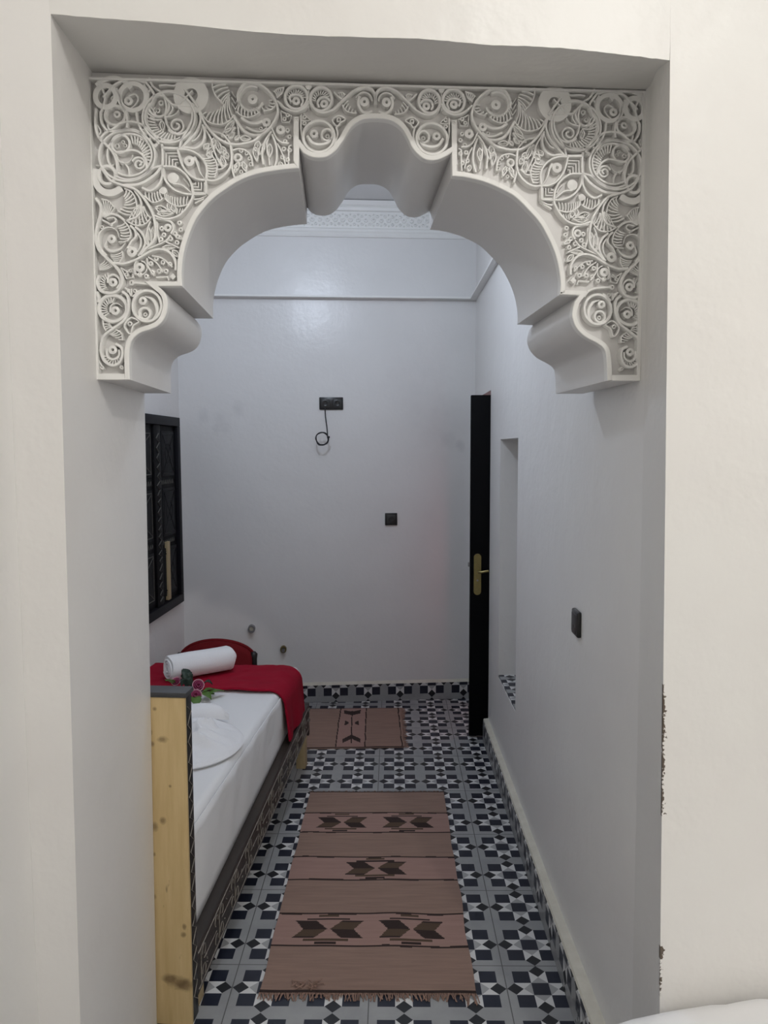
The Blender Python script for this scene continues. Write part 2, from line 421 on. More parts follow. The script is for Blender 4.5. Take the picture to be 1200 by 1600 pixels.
# ------------------------------------------------------------------ carved plaster arch
arch = empty('plaster_arch', O, ANG)
tag(arch, 'white plaster lobed arch with carved scrollwork spanning the passage opening', 'arch')
REC = .022
HS = 1.85
intr_px = [(202.4,588),(201.8,565),(201.8,550),(204,537),(209.3,527.5),(220,519.5),(233.3,515),(246.7,509),(256,499),(260.7,486),(262,474),(260,463),(254.7,454),(246.7,447),
    (284.5,447),(284,425),(285.5,405),(289.5,385),(297,362),(306.7,341),(319,324),(336,307),(353.3,294.5),(372,283),(390,275),(408,270),(428,266.5),(447,264),(467,262.5),
    (467.5,230),(473.3,238),(484,244),(497.3,246.3),(511,244.2),(524,235.3),(533.3,223.3),(538.7,215.3),(545.3,203.3),(553.3,194),(564,187.3),(575,185),(590.7,184.6),(604,186),(614.7,189.5),(625.3,197),(632,206),(638.7,219),(644,230),(652,240),(662,247.5),(675,250.3),(686,248.5),(697,243.5),(706,238),
    (706.5,274.6),(724,276),(745,280.5),(768,288),(797,302),(812,313.5),(826,328),(840,343),(850,358),(863,384),(871,408),(875,430),(876,445),(875,460),
    (905.5,461.5),(898.5,471),(895,483),(894.3,495),(900,511),(913,525),(931,535),(942.5,543),(947,553),(948.8,575),(949,599.5)]
intr = [on(x, y) for x, y in intr_px]
corners = {13, 14, 28, 29, 53, 54, 67, 68}
# smooth runs between the sharp corners
runs, cur = [], []
for i, p in enumerate(intr):
    cur.append(p)
    if i in corners or i == len(intr)-1:
        runs.append(cur); cur = []
path = []
for r_ in runs:
    path += [tuple(q) for q in (catmull(r_, 4) if len(r_) > 2 else [Vector(p) for p in r_])]
zb = (path[0][1] + path[-1][1])/2
path[0] = (path[0][0], zb); path[-1] = (path[-1][0], zb)
ZT = min(tl[1], tr[1]) - .0008; ZTL = ZTOP(0) - .0008; ZTR = ZTOP(AR) - .0008
bm = bmesh.new()
outline = [(-.012, zb)] + path + [(AR, zb), (AR, ZTR), (-.012, ZTL)]
add_extrude_y(bm, outline, REC, T)
M['arch_body'] = plaster('arch_body_shaded', (.76, .745, .73), (.73, .715, .70), .45, .15)  # shade put into the colour: greyer, to darken the underside and recessed field
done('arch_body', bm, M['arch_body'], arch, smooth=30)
# raised border following the lobes
def offset(path, w):
    out = []
    n = len(path)
    for i in range(n):
        p = Vector(path[i])
        d0 = (p - Vector(path[i-1])).normalized() if i > 0 else None
        d1 = (Vector(path[i+1]) - p).normalized() if i < n-1 else None
        if d0 is None: d0 = d1
        if d1 is None: d1 = d0
        n0 = Vector((-d0.y, d0.x)); n1 = Vector((-d1.y, d1.x))
        m_ = (n0 + n1); m_.normalize()
        k = max(m_.dot(n0), .35)
        out.append(p + m_*(w/k))
    return out
bm = bmesh.new()
inn = offset(path, .0125); mid0 = offset(path, .0015); mid1 = offset(path, .0105)
A_ = [bm.verts.new((p[0], REC, p[1])) for p in path]; Bv = [bm.verts.new((p[0], .0015, p[1])) for p in path]
Cv = [bm.verts.new((p.x, 0, p.y)) for p in mid0]; Dv = [bm.verts.new((p.x, 0, p.y)) for p in mid1]
Ev = [bm.verts.new((p.x, REC, p.y)) for p in inn]
for S0, S1 in ((A_, Bv), (Bv, Cv), (Cv, Dv), (Dv, Ev)):
    for i in range(len(path)-1): bm.faces.new((S0[i], S0[i+1], S1[i+1], S1[i]))
done('edge_border', bm, M['arch'], arch, smooth=30)
# plain outer border: left, top, right and the two feet
fl = [on(147, 118)[0], on(146, 580)[0]]; fl = sum(fl)/2; frr = AR - .0085
ftop = (on(147, 119)[1] + on(600, 133)[1] + on(1000, 151)[1])/3
fbot = zb + .013
bm = bmesh.new()
add_box(bm, -.012, fl, 0.0, REC, zb, ZT); add_box(bm, frr, AR, 0.0, REC, zb, ZT); add_box(bm, fl, frr, 0.0, REC, ftop, ZT)
add_box(bm, fl, path[0][0]-.011, 0, REC, zb, fbot); add_box(bm, path[-1][0]+.011, frr, 0, REC, zb, fbot)
done('outer_border', bm, M['arch'], arch, smooth=0)

# ---- scrollwork, traced over the left half and mirrored
AC = (on(467, 240)[0] + on(706, 250)[0])/2
PXM = 1.5e-3                                 # metres per traced pixel on the arch face
class Relief:
    def __init__(s, mirror): s.bm = bmesh.new(); s.mir = mirror
    def pt(s, p):
        a, z = on(p[0], p[1])
        return (2*AC - a if s.mir else a, z)
    def clampz(s, a, z): return a, z
    def rib(s, pts, w=4, h=.009, sub=5, closed=False, taper=0, flat=False, base=REC, raw=False):
        h *= HS; w *= 1.12
        P = [Vector(p) for p in (pts if raw else [s.pt(p) for p in pts])]
        if len(P) > 2 and sub > 1: P = catmull(P, sub, closed)
        n = len(P); hw = w*PXM/2; rings = []
        for i, p in enumerate(P):
            if closed: t = P[(i+1) % n] - P[i-1]
            else: t = P[min(i+1, n-1)] - P[max(i-1, 0)]
            if t.length < 1e-9: t = Vector((1, 0))
            t.normalize(); nn = Vector((-t.y, t.x))
            k = 1.0
            if taper and not closed:
                f_ = i/(n-1)
                if taper == 1: k = 1 - .85*f_
                elif taper == 2: k = .25 + .75*math.sin(PI*min(max(f_, .0), 1))
            q = hw*k
            prof = ((-1, 0), (-.9, .8), (-.55, 1), (.55, 1), (.9, .8), (1, 0)) if not flat else ((-1, 0), (-.94, 1), (.94, 1), (1, 0))
            rings.append([s.bm.verts.new((p.x + nn.x*q*o_, base - h*hh, p.y + nn.y*q*o_)) for o_, hh in prof])
        m_ = len(rings[0])
        for i in range(n if closed else n-1):
            r0_, r1_ = rings[i], rings[(i+1) % n]
            for k in range(m_-1): s.bm.faces.new((r0_[k], r0_[k+1], r1_[k+1], r1_[k]))
        if not closed: s.bm.faces.new(rings[0]); s.bm.faces.new(rings[-1][::-1])
    def ring(s, c, rx, ry=None, w=4, h=.009, flat=False, a0=0, a1=360, n=40):
        ry = ry or rx
        if abs(a1-a0) >= 360: pts = [(c[0]+rx*math.cos(2*PI*i/n), c[1]+ry*math.sin(2*PI*i/n)) for i in range(n)]; s.rib(pts, w, h, 1, True, flat=flat)
        else:
            k = max(4, int(n*abs(a1-a0)/360)); pts = [(c[0]+rx*math.cos(math.radians(a0+(a1-a0)*i/k)), c[1]+ry*math.sin(math.radians(a0+(a1-a0)*i/k))) for i in range(k+1)]
            s.rib(pts, w, h, 1, flat=flat)
    def spiral(s, c, r0_, r1_, a0, turns, w=4, h=.008):
        n = int(26*abs(turns))
        s.rib([(c[0]+(r0_+(r1_-r0_)*i/n)*math.cos(math.radians(a0)+2*PI*turns*i/n), c[1]+(r0_+(r1_-r0_)*i/n)*math.sin(math.radians(a0)+2*PI*turns*i/n)) for i in range(n+1)], w, h, 1)
    def disc(s, c, r, h=.009, hole=1.7, n=16):
        h = min(h*HS, REC+.0025)
        lv = [(r, REC), (r*.86, REC-h*.9), (max(hole*1.25, r*.3), REC-h)]
        if hole: lv += [(hole, REC-h*.9), (hole*.7, REC-h*.1)]
        rings = []
        for rr, yy in lv:
            rg = []
            for i in range(n):
                a, z = s.pt((c[0]+rr*math.cos(2*PI*i/n), c[1]+rr*math.sin(2*PI*i/n))); rg.append(s.bm.verts.new((a, yy, z)))
            rings.append(rg)
        for u_, v_ in zip(rings, rings[1:]):
            for i in range(n): s.bm.faces.new((u_[i], u_[(i+1) % n], v_[(i+1) % n], v_[i]))
        s.bm.faces.new(rings[-1])
    def fan(s, outer, inner, n, w=2.6, h=.008, edge=True, slab=.0035):
        o_ = [Vector(p) for p in catmull(outer, 6)]; i_ = [Vector(p) for p in catmull(inner, 6)]
        def at(L, f): 
            q = f*(len(L)-1); k = min(int(q), len(L)-2); return L[k].lerp(L[k+1], q-k)
        K = 14
        va = [s.bm.verts.new((lambda q: (q[0], REC-slab, q[1]))(s.pt(at(o_, k/K)))) for k in range(K+1)]
        vb = [s.bm.verts.new((lambda q: (q[0], REC-slab, q[1]))(s.pt(at(i_, k/K)))) for k in range(K+1)]
        vc = [s.bm.verts.new((lambda q: (q[0], REC, q[1]))(s.pt(at(o_, k/K)))) for k in range(K+1)]
        vd = [s.bm.verts.new((lambda q: (q[0], REC, q[1]))(s.pt(at(i_, k/K)))) for k in range(K+1)]
        for k in range(K):
            s.bm.faces.new((va[k], va[k+1], vb[k+1], vb[k])); s.bm.faces.new((va[k], vc[k], vc[k+1], va[k+1])); s.bm.faces.new((vb[k], vb[k+1], vd[k+1], vd[k]))
        for k in range(n):
            f_ = (k+.5)/n
            a, b = at(i_, f_), at(o_, f_)
            mid = (a+b)/2 + Vector((-(b-a).y, (b-a).x))*.08
            s.rib([a, mid, b], w, h, 3)
        if edge: s.rib(outer, 2.6, h+.0005, 4)
    def teeth(s, c, r0_, r1_, a0, a1, n, w=2.4, h=.007, skew=12):
        for k in range(n):
            a = a0+(a1-a0)*(k+.5)/n
            p, q = math.radians(a), math.radians(a+skew)
            s.rib([(c[0]+r0_*math.cos(p), c[1]+r0_*math.sin(p)), (c[0]+r1_*math.cos(q), c[1]+r1_*math.sin(q))], w, h, 1)
    def dot(s, c, r=5, ang=0):                # small leaf lobe with a drilled hole
        s.disc(c, r, .0075, 1.3, 8)
    def leaf(s, p, q, width, h=.007, hole=None):   # pointed leaf between two points
        p, q = Vector(p), Vector(q); t = q-p; nn = Vector((-t.y, t.x)).normalized()
        up_ = [p, p+t*.3+nn*width*.5, p+t*.65+nn*width*.42, q]; dn = [p, p+t*.3-nn*width*.5, p+t*.65-nn*width*.42, q]
        s.rib(up_, 2.4, h, 4); s.rib(dn, 2.4, h, 4); s.rib([p, q], 1.8, h*.8, 1)
        if hole: s.disc(tuple(p+t*.35), 2.6, h, 1.2, 8)

def scroll(s):
    rib, ring, disc, fan, teeth, spiral, dot, leaf = s.rib, s.ring, s.disc, s.fan, s.teeth, s.spiral, s.dot, s.leaf
    # --- knot of rings in the corner
    ring((164, 149), 16, 17, 7, .0095, True); ring((206.5, 150), 21, 21, 6, .010, True); ring((178.5, 178), 16, 15, 5, .009)
    disc((199, 155), 8, .008, 2.2); rib([(199, 147), (209, 144), (214, 151), (210, 160), (203, 166)], 3, .007)
    rib([(152, 125), (158, 136), (163, 150), (160, 165), (155, 176)], 3.5, .010); rib([(160, 151), (170, 140), (180, 130), (196, 124), (212, 124), (226, 128)], 4, .0105)
    rib([(149, 132), (160, 124), (178, 120), (194, 126), (204, 136)], 6, .0095, flat=True)
    disc((176, 151), 6, .0075, 2); rib([(181, 136), (186, 148), (189, 162), (196, 172)], 3.5, .010)
    disc((181, 176), 6.5, .008, 2.2); rib([(168, 186), (167, 196), (172, 203)], 3.5, .008)
    rib([(149, 168), (147.8, 190), (150, 206), (156, 217), (167, 227), (177, 240), (182, 258), (180, 272)], 4, .0105)
    rib([(156, 174), (157, 188), (165, 201), (175, 204), (194, 202), (210, 202), (222, 210), (230, 222)], 4, .0105)
    rib([(155, 217), (163, 207), (176, 200), (188, 191), (206, 189), (222, 194), (240, 210), (248, 224)], 4, .0105)
    rib([(196, 172), (198, 186), (197, 198)], 4, .010); rib([(212, 172), (214, 186), (219, 200), (226, 209)], 4, .010)
    rib([(226, 126), (234, 136), (240, 147), (236, 160), (228, 170), (226, 185), (231, 198), (238, 207)], 4, .0105)
    rib([(224, 130), (230, 142), (230, 156), (226, 168)], 3.5, .009); rib([(236, 136), (226, 146)], 4, .009)
    rib([(232, 120), (238, 133), (250, 142), (262, 156), (270, 162), (282, 162)], 3.5, .010)
    rib([(247, 131), (258, 130), (272, 131), (278, 124)], 3.5, .008, 3); rib([(251, 142), (262, 140), (274, 141), (280, 150), (285, 158)], 4, .009)
    rib([(249, 124), (274, 124)], 2.5, .006, 1); rib([(273, 131), (276, 141)], 2.5, .007, 1)
    rib([(148, 121), (154, 128)], 4, .008, 1); rib([(196, 127), (214, 127)], 3, .006, 1); rib([(222, 131), (229, 124), (236, 131), (228, 138), (222, 131)], 2.2, .008, 1)
    rib([(149, 190), (155, 203), (149, 212)], 2.5, .007, 3); rib([(158, 193), (162, 203), (157, 209)], 2.5, .007, 3)
    # --- medallion one
    ring((263, 182), 41, 40, 4, .0105); ring((263, 182), 35, 34, 2.4, .007, False, 60, 215)
    ring((247, 163), 16, 17, 4, .009); disc((250, 158), 5, .008, 2); disc((245, 170), 4.5, .008, 2); rib([(240, 165), (238, 172), (243, 177)], 2.5, .007, 3)
    spiral((274.5, 194), 14, 2.5, 150, -1.7, 3.6, .009); rib([(256, 150), (259, 166), (257, 181), (263, 198), (276, 208), (289, 204), (296, 192)], 3.6, .0095)
    rib([(257, 181), (268, 179), (276, 174), (279, 166)], 4, .009, taper=1); rib([(256, 150), (265, 157), (268, 168), (262, 178)], 3.5, .008)
    teeth((263, 182), 23, 35, 60, 205, 15, 2.6, .0075); rib([(233, 180), (241, 184), (252, 184)], 2.5, .007, 3); leaf((251, 185), (253, 202), 7)
    # --- medallion two
    ring((197.5, 242), 44, 40, 4, .0105); ring((201, 240), 35, 33, 3.6, .009); ring((200, 240), 28, 26, 2, .006, False, -70, 60)
    ring((187, 223), 14, 14, 4.2, .009); disc((181, 226), 4.6, .008, 2.3); disc((190, 219), 3.6, .007, 1.6); disc((194, 225), 3.6, .008, 1.6)
    spiral((216, 254), 11, 2, 200, 1.7, 3.6, .009); rib([(179, 236), (192, 235), (207, 233), (219, 238), (226, 248), (228, 260)], 4, .0095)
    teeth((203, 240), 18, 31, -85, 40, 12, 2.6, .0075, -10); rib([(178, 236), (183, 248), (194, 253), (203, 248), (206, 239)], 3.6, .008, taper=1)
    rib([(183, 248), (181, 262), (177, 274)], 3, .008); rib([(194, 253), (199, 262), (200, 274)], 3, .007); disc((189, 252), 3.5, .007, 1.3)
    ring((222, 208), 5, 8, 3, .008); ring((239, 217), 6, 8, 3.4, .0085)
    rib([(241, 228), (247, 222), (252, 216)], 3.5, .009, 3)
    # --- flat rings at both ends of the knot
    ring((297.5, 147), 19, 20, 15, .0085, True); rib([(288, 137), (301, 155), (309, 166)], 4, .0105); rib([(280, 161), (290, 150), (300, 140)], 3, .010, 3); rib([(280, 163), (296, 164), (308, 162)], 3, .0095, 3)
    ring((166, 272), 13, 14, 6, .0095); rib([(149, 262), (147.5, 277), (152, 291), (163, 299), (176, 299), (189, 292)], 9, .0085, flat=True)
    rib([(148, 256), (160, 257), (176, 256)], 3, .008, 3); rib([(157, 266), (164, 259), (172, 254)], 2.6, .008, 3)
    # --- main stems
    rib([(158, 262), (172, 280.7), (193, 288.7), (209, 294), (221, 305), (233, 323), (238.7, 335), (241.5, 350), (242.5, 363), (238.7, 377), (227, 388), (219, 398)], 4.4, .011)
    rib([(238.7, 335), (257, 341), (277, 337), (291, 324), (299, 310), (301, 302)], 4, .0105)
    rib([(180, 274), (195, 279), (212, 278), (226, 271), (238, 262), (252, 258)], 4, .0105); rib([(193, 288), (214, 287), (230, 280), (243, 270), (252, 258)], 5.5, .010)
    rib([(252, 224), (253.5, 240), (253, 258), (252.5, 275), (246, 289), (234, 297), (221, 292)], 4, .0105)
    rib([(277, 232), (280, 245), (286, 260), (297, 273), (309, 279), (321, 280)], 3.8, .0105); rib([(277, 232), (291, 232.5), (304, 237), (316, 247), (322.5, 262), (321, 280)], 3.8, .0105)
    disc((294.7, 249.5), 9.5, .009, 2); rib([(302, 243), (307, 252), (311, 266), (319, 278)], 6, .008, taper=1)
    rib([(253, 258.7), (273, 260), (289, 271), (298, 286), (301, 302.7)], 3.8, .0105); rib([(253, 258.7), (257, 279), (270, 294), (286, 301), (301, 302.7)], 3.8, .0105)
    disc((269, 276), 10, .008, 0); rib([(269, 285), (283, 287), (298, 299)], 3, .008)
    rib([(285, 276), (291, 282), (295, 289)], 2.4, .006, 3)
    rib([(252, 229.5), (278, 231)], 5, .0105, 1); rib([(251, 218), (277, 219)], 4, .008, 1); rib([(301, 302.5), (321, 302)], 3.5, .010, 1); rib([(321, 281), (321, 302)], 3.5, .010, 1)
    for k in range(4):
        rib([(258+5*k, 258+1.5*k), (258+5*k, 237+5*k), (277, 237+5*k)], 2.6, .008, 1); rib([(318-4.5*k, 283), (318-4.5*k, 299-4.5*k), (302-1.5*k, 299-4.5*k)], 2.4, .008, 1)
    rib([(302, 309), (312, 308), (322, 303)], 3, .007, 3); rib([(303, 315), (317, 308)], 3, .006, 1)
    rib([(280, 230), (283, 217), (293, 201), (299, 187), (300, 174)], 3.8, .0105); rib([(284, 229), (299, 214), (309, 199), (313, 185), (310.5, 172)], 3.8, .0105); rib([(286, 223), (297, 209), (305, 193), (306, 176)], 3, .007)
    rib([(312, 172.7), (318.7, 190), (334.7, 210), (353, 222), (366, 224.5), (380, 223.5), (396, 219), (408, 209.5), (419, 201), (428, 189), (433.5, 175), (432, 161), (424, 146), (409, 132.7), (393, 127.5), (379, 132), (371.5, 146), (372, 158)], 4.2, .011)
    rib([(360, 224), (361.5, 245), (358.7, 261), (348, 274.5), (334, 281), (321, 280)], 4, .0105)
    rib([(279, 231), (289, 228.7), (305, 230), (316, 221), (319, 206), (316, 193)], 4, .010)
    rib([(293, 218), (303, 216), (311, 207), (315, 196)], 3, .007)
    # --- leaves and fans
    fan([(313, 173), (322, 186), (333, 191), (346, 192), (358, 186), (364, 178)], [(319, 173), (330, 172), (341, 168), (349, 160), (354, 150), (358, 147)], 9)
    fan([(331, 122), (331, 134), (336, 146), (344, 156), (348, 160)], [(345, 124), (352, 129), (357, 136), (358, 142), (358, 147)], 6)
    fan([(368, 172), (378, 179), (387, 181), (398, 178), (405, 172)], [(371, 160), (379, 165), (388, 168), (396, 167), (402, 164)], 7)
    for k in range(3): rib([(361, 140+9*k), (367, 150+9*k), (373, 138+9*k)], 2.2, .0075, 1)
    ring((392, 151), 19, 19, 4, .008, False, 20, 300); disc((394, 152), 9, .008, 2)
    fan([(424, 150), (430, 160), (424, 168), (411, 171)], [(419, 152), (421, 159), (415, 164), (406, 166)], 5, slab=.003)
    fan([(427, 141), (434, 136), (444, 134)], [(432, 151), (436, 148), (440, 144)], 5)
    fan([(330, 240), (337, 252), (338, 264), (334, 276)], [(316, 244), (321, 253), (324.5, 264), (324, 276)], 8, slab=.003)
    for p, q in (((317, 230), (326, 222)), ((322, 237), (335, 227)), ((321, 240), (331, 238)), ((337, 216), (344, 238)), ((333, 213), (331, 230)), ((345, 226), (352, 240)), ((341, 256), (338, 244)), ((350, 258), (345, 240)), ((356, 246), (348, 232))): leaf(p, q, 7, .0075, True)
    rib([(317, 196), (324, 206), (330, 218), (333, 232), (340, 248), (347, 260)], 3, .009)
    rib([(336, 262), (345, 262), (355, 254)], 3, .008, 3)
    rib([(364, 178), (371, 190), (381, 203), (394, 209), (408, 209)], 5, .0095); rib([(366, 178), (371, 196), (372, 208)], 3, .008)
    leaf((350, 205), (366, 184), 8, .0075, True); leaf((345, 210), (367, 196), 8, .0075, True); leaf((356, 213), (366, 204), 6, .0075, True); leaf((374, 213), (392, 214), 8, .0075, True); leaf((366, 216), (374, 208), 5)
    rib([(318, 196), (332, 203), (346, 207), (355, 216), (360, 223)], 3, .0085); rib([(328, 204), (340, 216), (352, 217)], 2.4, .006)
    disc((416, 189), 8, .009, 2); rib([(376, 181), (386, 188), (398, 190), (410, 187)], 5, .008); rib([(384, 196), (396, 202), (408, 203), (417, 197)], 4, .008); dot((407, 198), 3.6)
    disc((438, 200.7), 8.5, .009, 2); dot((444, 183), 4); dot((449, 177), 4); rib([(438, 172), (440, 188), (452, 188), (455, 178), (438, 170)], 2.2, .007, 1)
    for c in ((449, 200.7), (452, 210.7), (445, 218), (443, 230), (441, 243), (449, 247), (452, 232)): dot(c, 4.4)
    rib([(424, 198), (432, 214), (441, 221), (451, 222)], 3, .009); rib([(425, 208), (431, 226), (432, 246), (428, 262)], 3.6, .0095); rib([(424, 203), (414, 218), (409, 236), (411, 256)], 3.6, .0095); rib([(433, 222), (440, 236), (446, 256)], 2.6, .008)
    rib([(421, 206), (416, 222), (419, 240), (421, 256)], 3, .007); leaf((421, 222), (420, 244), 8, .0075, True); leaf((412, 222), (404, 240), 7, .0075, True); leaf((404, 218), (398, 234), 8, .0075, True); leaf((397, 226), (401, 250), 7, .0075, True)
    rib([(455, 224), (451, 226), (450, 260)], 3, .007, 1); leaf((436, 250), (440, 260), 6)
    disc((371, 244), 8, .0085, 3); rib([(362, 233), (372, 230), (384, 233), (392, 243), (394, 258)], 3, .008)
    for c in ((376, 233), (384.5, 237), (389, 245), (391, 254), (383, 257), (376, 254), (367, 257), (367, 264), (376, 266)): dot(c, 3.8)
    leaf((372, 250), (366, 268), 6, .0075, True); leaf((378, 250), (384, 266), 6, .0075, True); rib([(361, 248), (362, 262), (366, 276)], 3.4, .009)
    fan([(256, 308), (265, 316), (278, 320.5), (293, 318)], [(255, 299), (264, 304), (277, 306), (295, 304.5)], 10, 2.2)
    fan([(224, 304), (236, 314), (246, 313), (254, 308)], [(223, 294), (234, 299), (242, 298), (250, 293)], 6, 2.2)
    disc((254, 296), 6.5, .009, 0); leaf((241, 322), (262, 328), 9, .008, True); leaf((244, 332), (270, 331), 8, .008, True); leaf((268, 318), (272, 330), 7, .008, True); leaf((262, 314), (264, 328), 6)
    for k in range(5): rib([(276+4*k, 323), (274+4*k, 332-1.5*k)], 2, .006, 1)
    fan([(193, 292.7), (204, 298), (210.5, 310), (212, 326), (206, 337)], [(192, 304), (193.5, 313), (190.5, 321), (180, 329)], 8)
    fan([(157, 309), (169, 313), (178.7, 325)], [(158.7, 337), (161, 338), (165, 336)], 6, 2.2)
    fan([(196, 343), (209, 350), (225, 348.7), (236, 337)], [(216, 317), (218, 320), (221, 321), (224, 320)], 7, 2.4)
    rib([(209, 296), (218, 310), (219, 325), (213, 337), (198, 343)], 3.6, .0095); dot((209, 343), 3.2); dot((219, 343), 3.2); dot((226, 336), 3.2)
    rib([(161, 338), (172, 333), (184, 336), (194, 344)], 4, .009); rib([(165, 340), (176, 338), (179, 344), (170, 350)], 3, .008); rib([(158, 342), (166, 346), (174, 352)], 3, .008); dot((157, 353), 3.6)
    fan([(193, 344.7), (200, 354), (202.7, 367), (197, 376)], [(181, 351), (185, 358), (186.7, 367), (182.7, 379)], 7)
    # --- the stem and spirals running down the side
    rib([(149, 309), (156, 320), (156.5, 333), (151, 352), (148.8, 372), (153, 388), (164, 401), (177, 413), (187, 426), (190, 441), (184, 453), (170, 457.5), (156, 453), (151, 441), (154, 430)], 5, .011)
    rib([(164, 399), (154, 385), (153, 368), (160, 357), (171, 354), (181, 359), (185, 370)], 5.5, .0095, taper=1); disc((173, 372), 8, .0095, 2); rib([(166, 374), (163, 384), (172, 391), (186, 388), (195, 378)], 5, .009, taper=2)
    disc((205, 392), 9.5, .0095, 2.3); rib([(198, 387), (204, 376), (211, 368), (209, 358), (202, 351)], 4, .009); rib([(215, 399), (223, 387), (225.5, 375), (220, 362), (210, 353)], 4, .0095); rib([(213, 392), (218, 382), (218, 371), (212, 361)], 3, .0075)
    leaf((231, 384), (231, 354), 9, .0085, True); rib([(234, 344), (229, 356), (229, 372), (232, 384)], 3, .008); leaf((236, 378), (237, 352), 6)
    fan([(189, 391), (190, 400), (184, 410)], [(170, 396), (173, 402), (177, 408)], 5, 2.2); fan([(162, 402), (170, 410), (174, 416)], [(155, 412), (154, 417), (154, 421)], 5, 2.2)
    rib([(177, 410), (193, 411), (209, 406), (222, 399), (236, 391), (250.7, 388.5), (264, 393.5), (273, 407), (274, 422)], 4.4, .0105)
    rib([(218, 399), (213, 405), (209, 414), (210, 428)], 3.4, .009); disc((217, 416.7), 8.5, .0095, 2); ring((217, 416.7), 11, 11, 2.4, .007, False, -80, 120)
    for c in ((242.7, 402), (264, 411), (247, 422), (258, 422), (236.7, 424), (227, 430), (216.7, 427.5), (253, 408), (234, 410)): dot(c, 4.6)
    rib([(228, 402), (230, 416), (240, 430)], 2.6, .008); rib([(230, 400), (244, 410), (253, 424)], 2.6, .008); rib([(236, 398), (252, 402), (268, 416)], 2.6, .008)
    rib([(187, 417), (198, 424), (207, 418), (206, 432), (196, 434), (188, 418)], 2.2, .008, 1); dot((196, 427), 3.6); dot((202, 421.5), 3.4)
    rib([(242, 432), (260, 431), (262, 437)], 3, .007, 1); s.disc((269, 431), 6, .009, 0, 4)
    disc((261, 354), 7.5, .0085, 2.4); rib([(243, 340), (256, 342), (267, 346), (270, 356), (266, 364)], 4, .0095)
    for c in ((251, 355), (254.7, 365), (265, 371), (276.7, 368), (281, 357), (279, 346), (272, 363), (275, 377), (250, 372)): dot(c, 4.6)
    rib([(229, 388), (246, 381), (258, 375), (266, 366)], 2.8, .009); rib([(257, 376), (268, 381), (279, 386)], 2.8, .009); rib([(244, 345), (245, 364), (248, 378)], 2.6, .008); leaf((252, 385), (274, 384), 6, .0075, True); leaf((268, 389), (279, 400), 7, .0075, True); leaf((272, 365), (284, 372), 5)
    # --- foot (console) scrolls
    disc((175, 440), 8, .0095, 2.2); rib([(167, 441), (168, 432), (176, 428), (184, 433), (186, 442), (181, 450)], 4, .009); teeth((171, 441), 9, 17, 125, 250, 8, 2.3, .0075)
    ring((174.7, 481), 22, 20.5, 6, .0095); disc((179, 484.5), 8, .0095, 2.2); rib([(171, 487), (172, 477), (181, 473), (190, 479)], 4, .009, taper=1); teeth((174, 481), 9, 19, 120, 275, 10, 2.3, .0075)
    rib([(150, 455), (153, 465), (152, 472)], 5, .010, 3)
    rib([(190, 455), (198, 462), (200, 475), (198.5, 489), (192, 501), (180, 510), (165, 521), (158.7, 531), (156.5, 547), (161, 562), (173, 570.5), (185, 567), (190.5, 555), (189, 543), (180, 537)], 4.6, .011)
    disc((174.7, 546), 8, .0095, 2.2); rib([(166, 544), (166, 556), (175, 561), (184, 556), (185, 546)], 4, .009); teeth((174.7, 552), 10, 17, 20, 165, 8, 2.2, .0075)
    fan([(159, 497), (160, 508), (164, 516)], [(170, 504), (172, 508), (174, 511)], 4, 2.2); fan([(178, 513), (188, 520), (190, 531)], [(169, 521), (174, 524), (186, 531)], 5, 2.2)
    rib([(153, 545), (152, 560), (158, 572)], 2.6, .008); leaf((155, 571), (160, 576), 4); leaf((186, 571), (191, 576), 4)
    ring((229, 477.5), 22.5, 24, 5, .0105); disc((222, 469), 7.5, .0095, 2.2); ring((225, 489), 8.5, 9, 4.5, .009); disc((225, 490), 4, .006, 1.5); rib([(225, 462), (236, 466), (243, 476), (244, 489), (238, 497)], 6, .009, taper=2)
    rib([(204, 462), (199, 453), (194, 449)], 3, .009, 3); rib([(206, 463), (214, 455), (220, 452)], 3, .009, 3); dot((199, 453), 4); dot((209, 453), 4); rib([(204, 450), (204, 462)], 2, .009, 1)
    disc((201.5, 505), 4.6, .009, 1.7); rib([(193.5, 506), (204, 495.5), (216, 502), (207, 508), (203, 521), (196, 515)], 3, .0095, 3, True)
    s.disc((205, 441), 5, .0105, 1.6); rib([(206, 441), (230, 443), (244, 448), (252, 458)], 4, .0105)
    # --- frieze over the crown
    ring((462.7, 150), 17.5, 18.5, 5, .0095); disc((462.5, 155.5), 7.5, .009, 1.9); rib([(455, 158), (452, 150), (458, 146), (468, 147), (473, 155), (470, 164)], 4, .009); teeth((462.7, 152), 8.5, 15, 170, 345, 11, 2.2, .0075)
    ring((501.5, 152.7), 17, 18.5, 5, .0095); disc((506.5, 160), 7.5, .009, 1.9); rib([(499, 166), (496, 158), (500, 151), (509, 150), (516, 156)], 4, .009); teeth((502, 154), 8.5, 15, 165, 345, 11, 2.2, .0075)
    s.disc((482, 133), 6, .009, 0, 6); rib([(482, 138), (482, 166)], 3, .007, 1)
    rib([(433, 156), (446.7, 168), (462.7, 172.5), (477, 166), (482, 156)], 4, .010); rib([(486, 160), (494, 171), (506, 174.5), (521, 169), (536, 155), (553, 140), (569, 134.5), (581, 138), (586.5, 148), (586.5, 162)], 4.4, .010)
    disc((569.5, 157), 8.5, .0095, 2); rib([(562, 148), (560, 158), (563, 168), (571, 174.5), (582, 172)], 5, .009); ring((569, 155), 13, 14, 3, .007, False, 200, 360)
    fan([(528, 143), (535, 142), (540, 146)], [(530, 150), (533, 151), (536, 151)], 4, 2.2); fan([(535, 161), (540, 170), (549, 174), (557, 174.5)], [(543, 153), (546, 160), (551, 167), (558, 171)], 5, 2.2)
    rib([(522, 141), (528, 148), (536, 154)], 3, .009, 3)
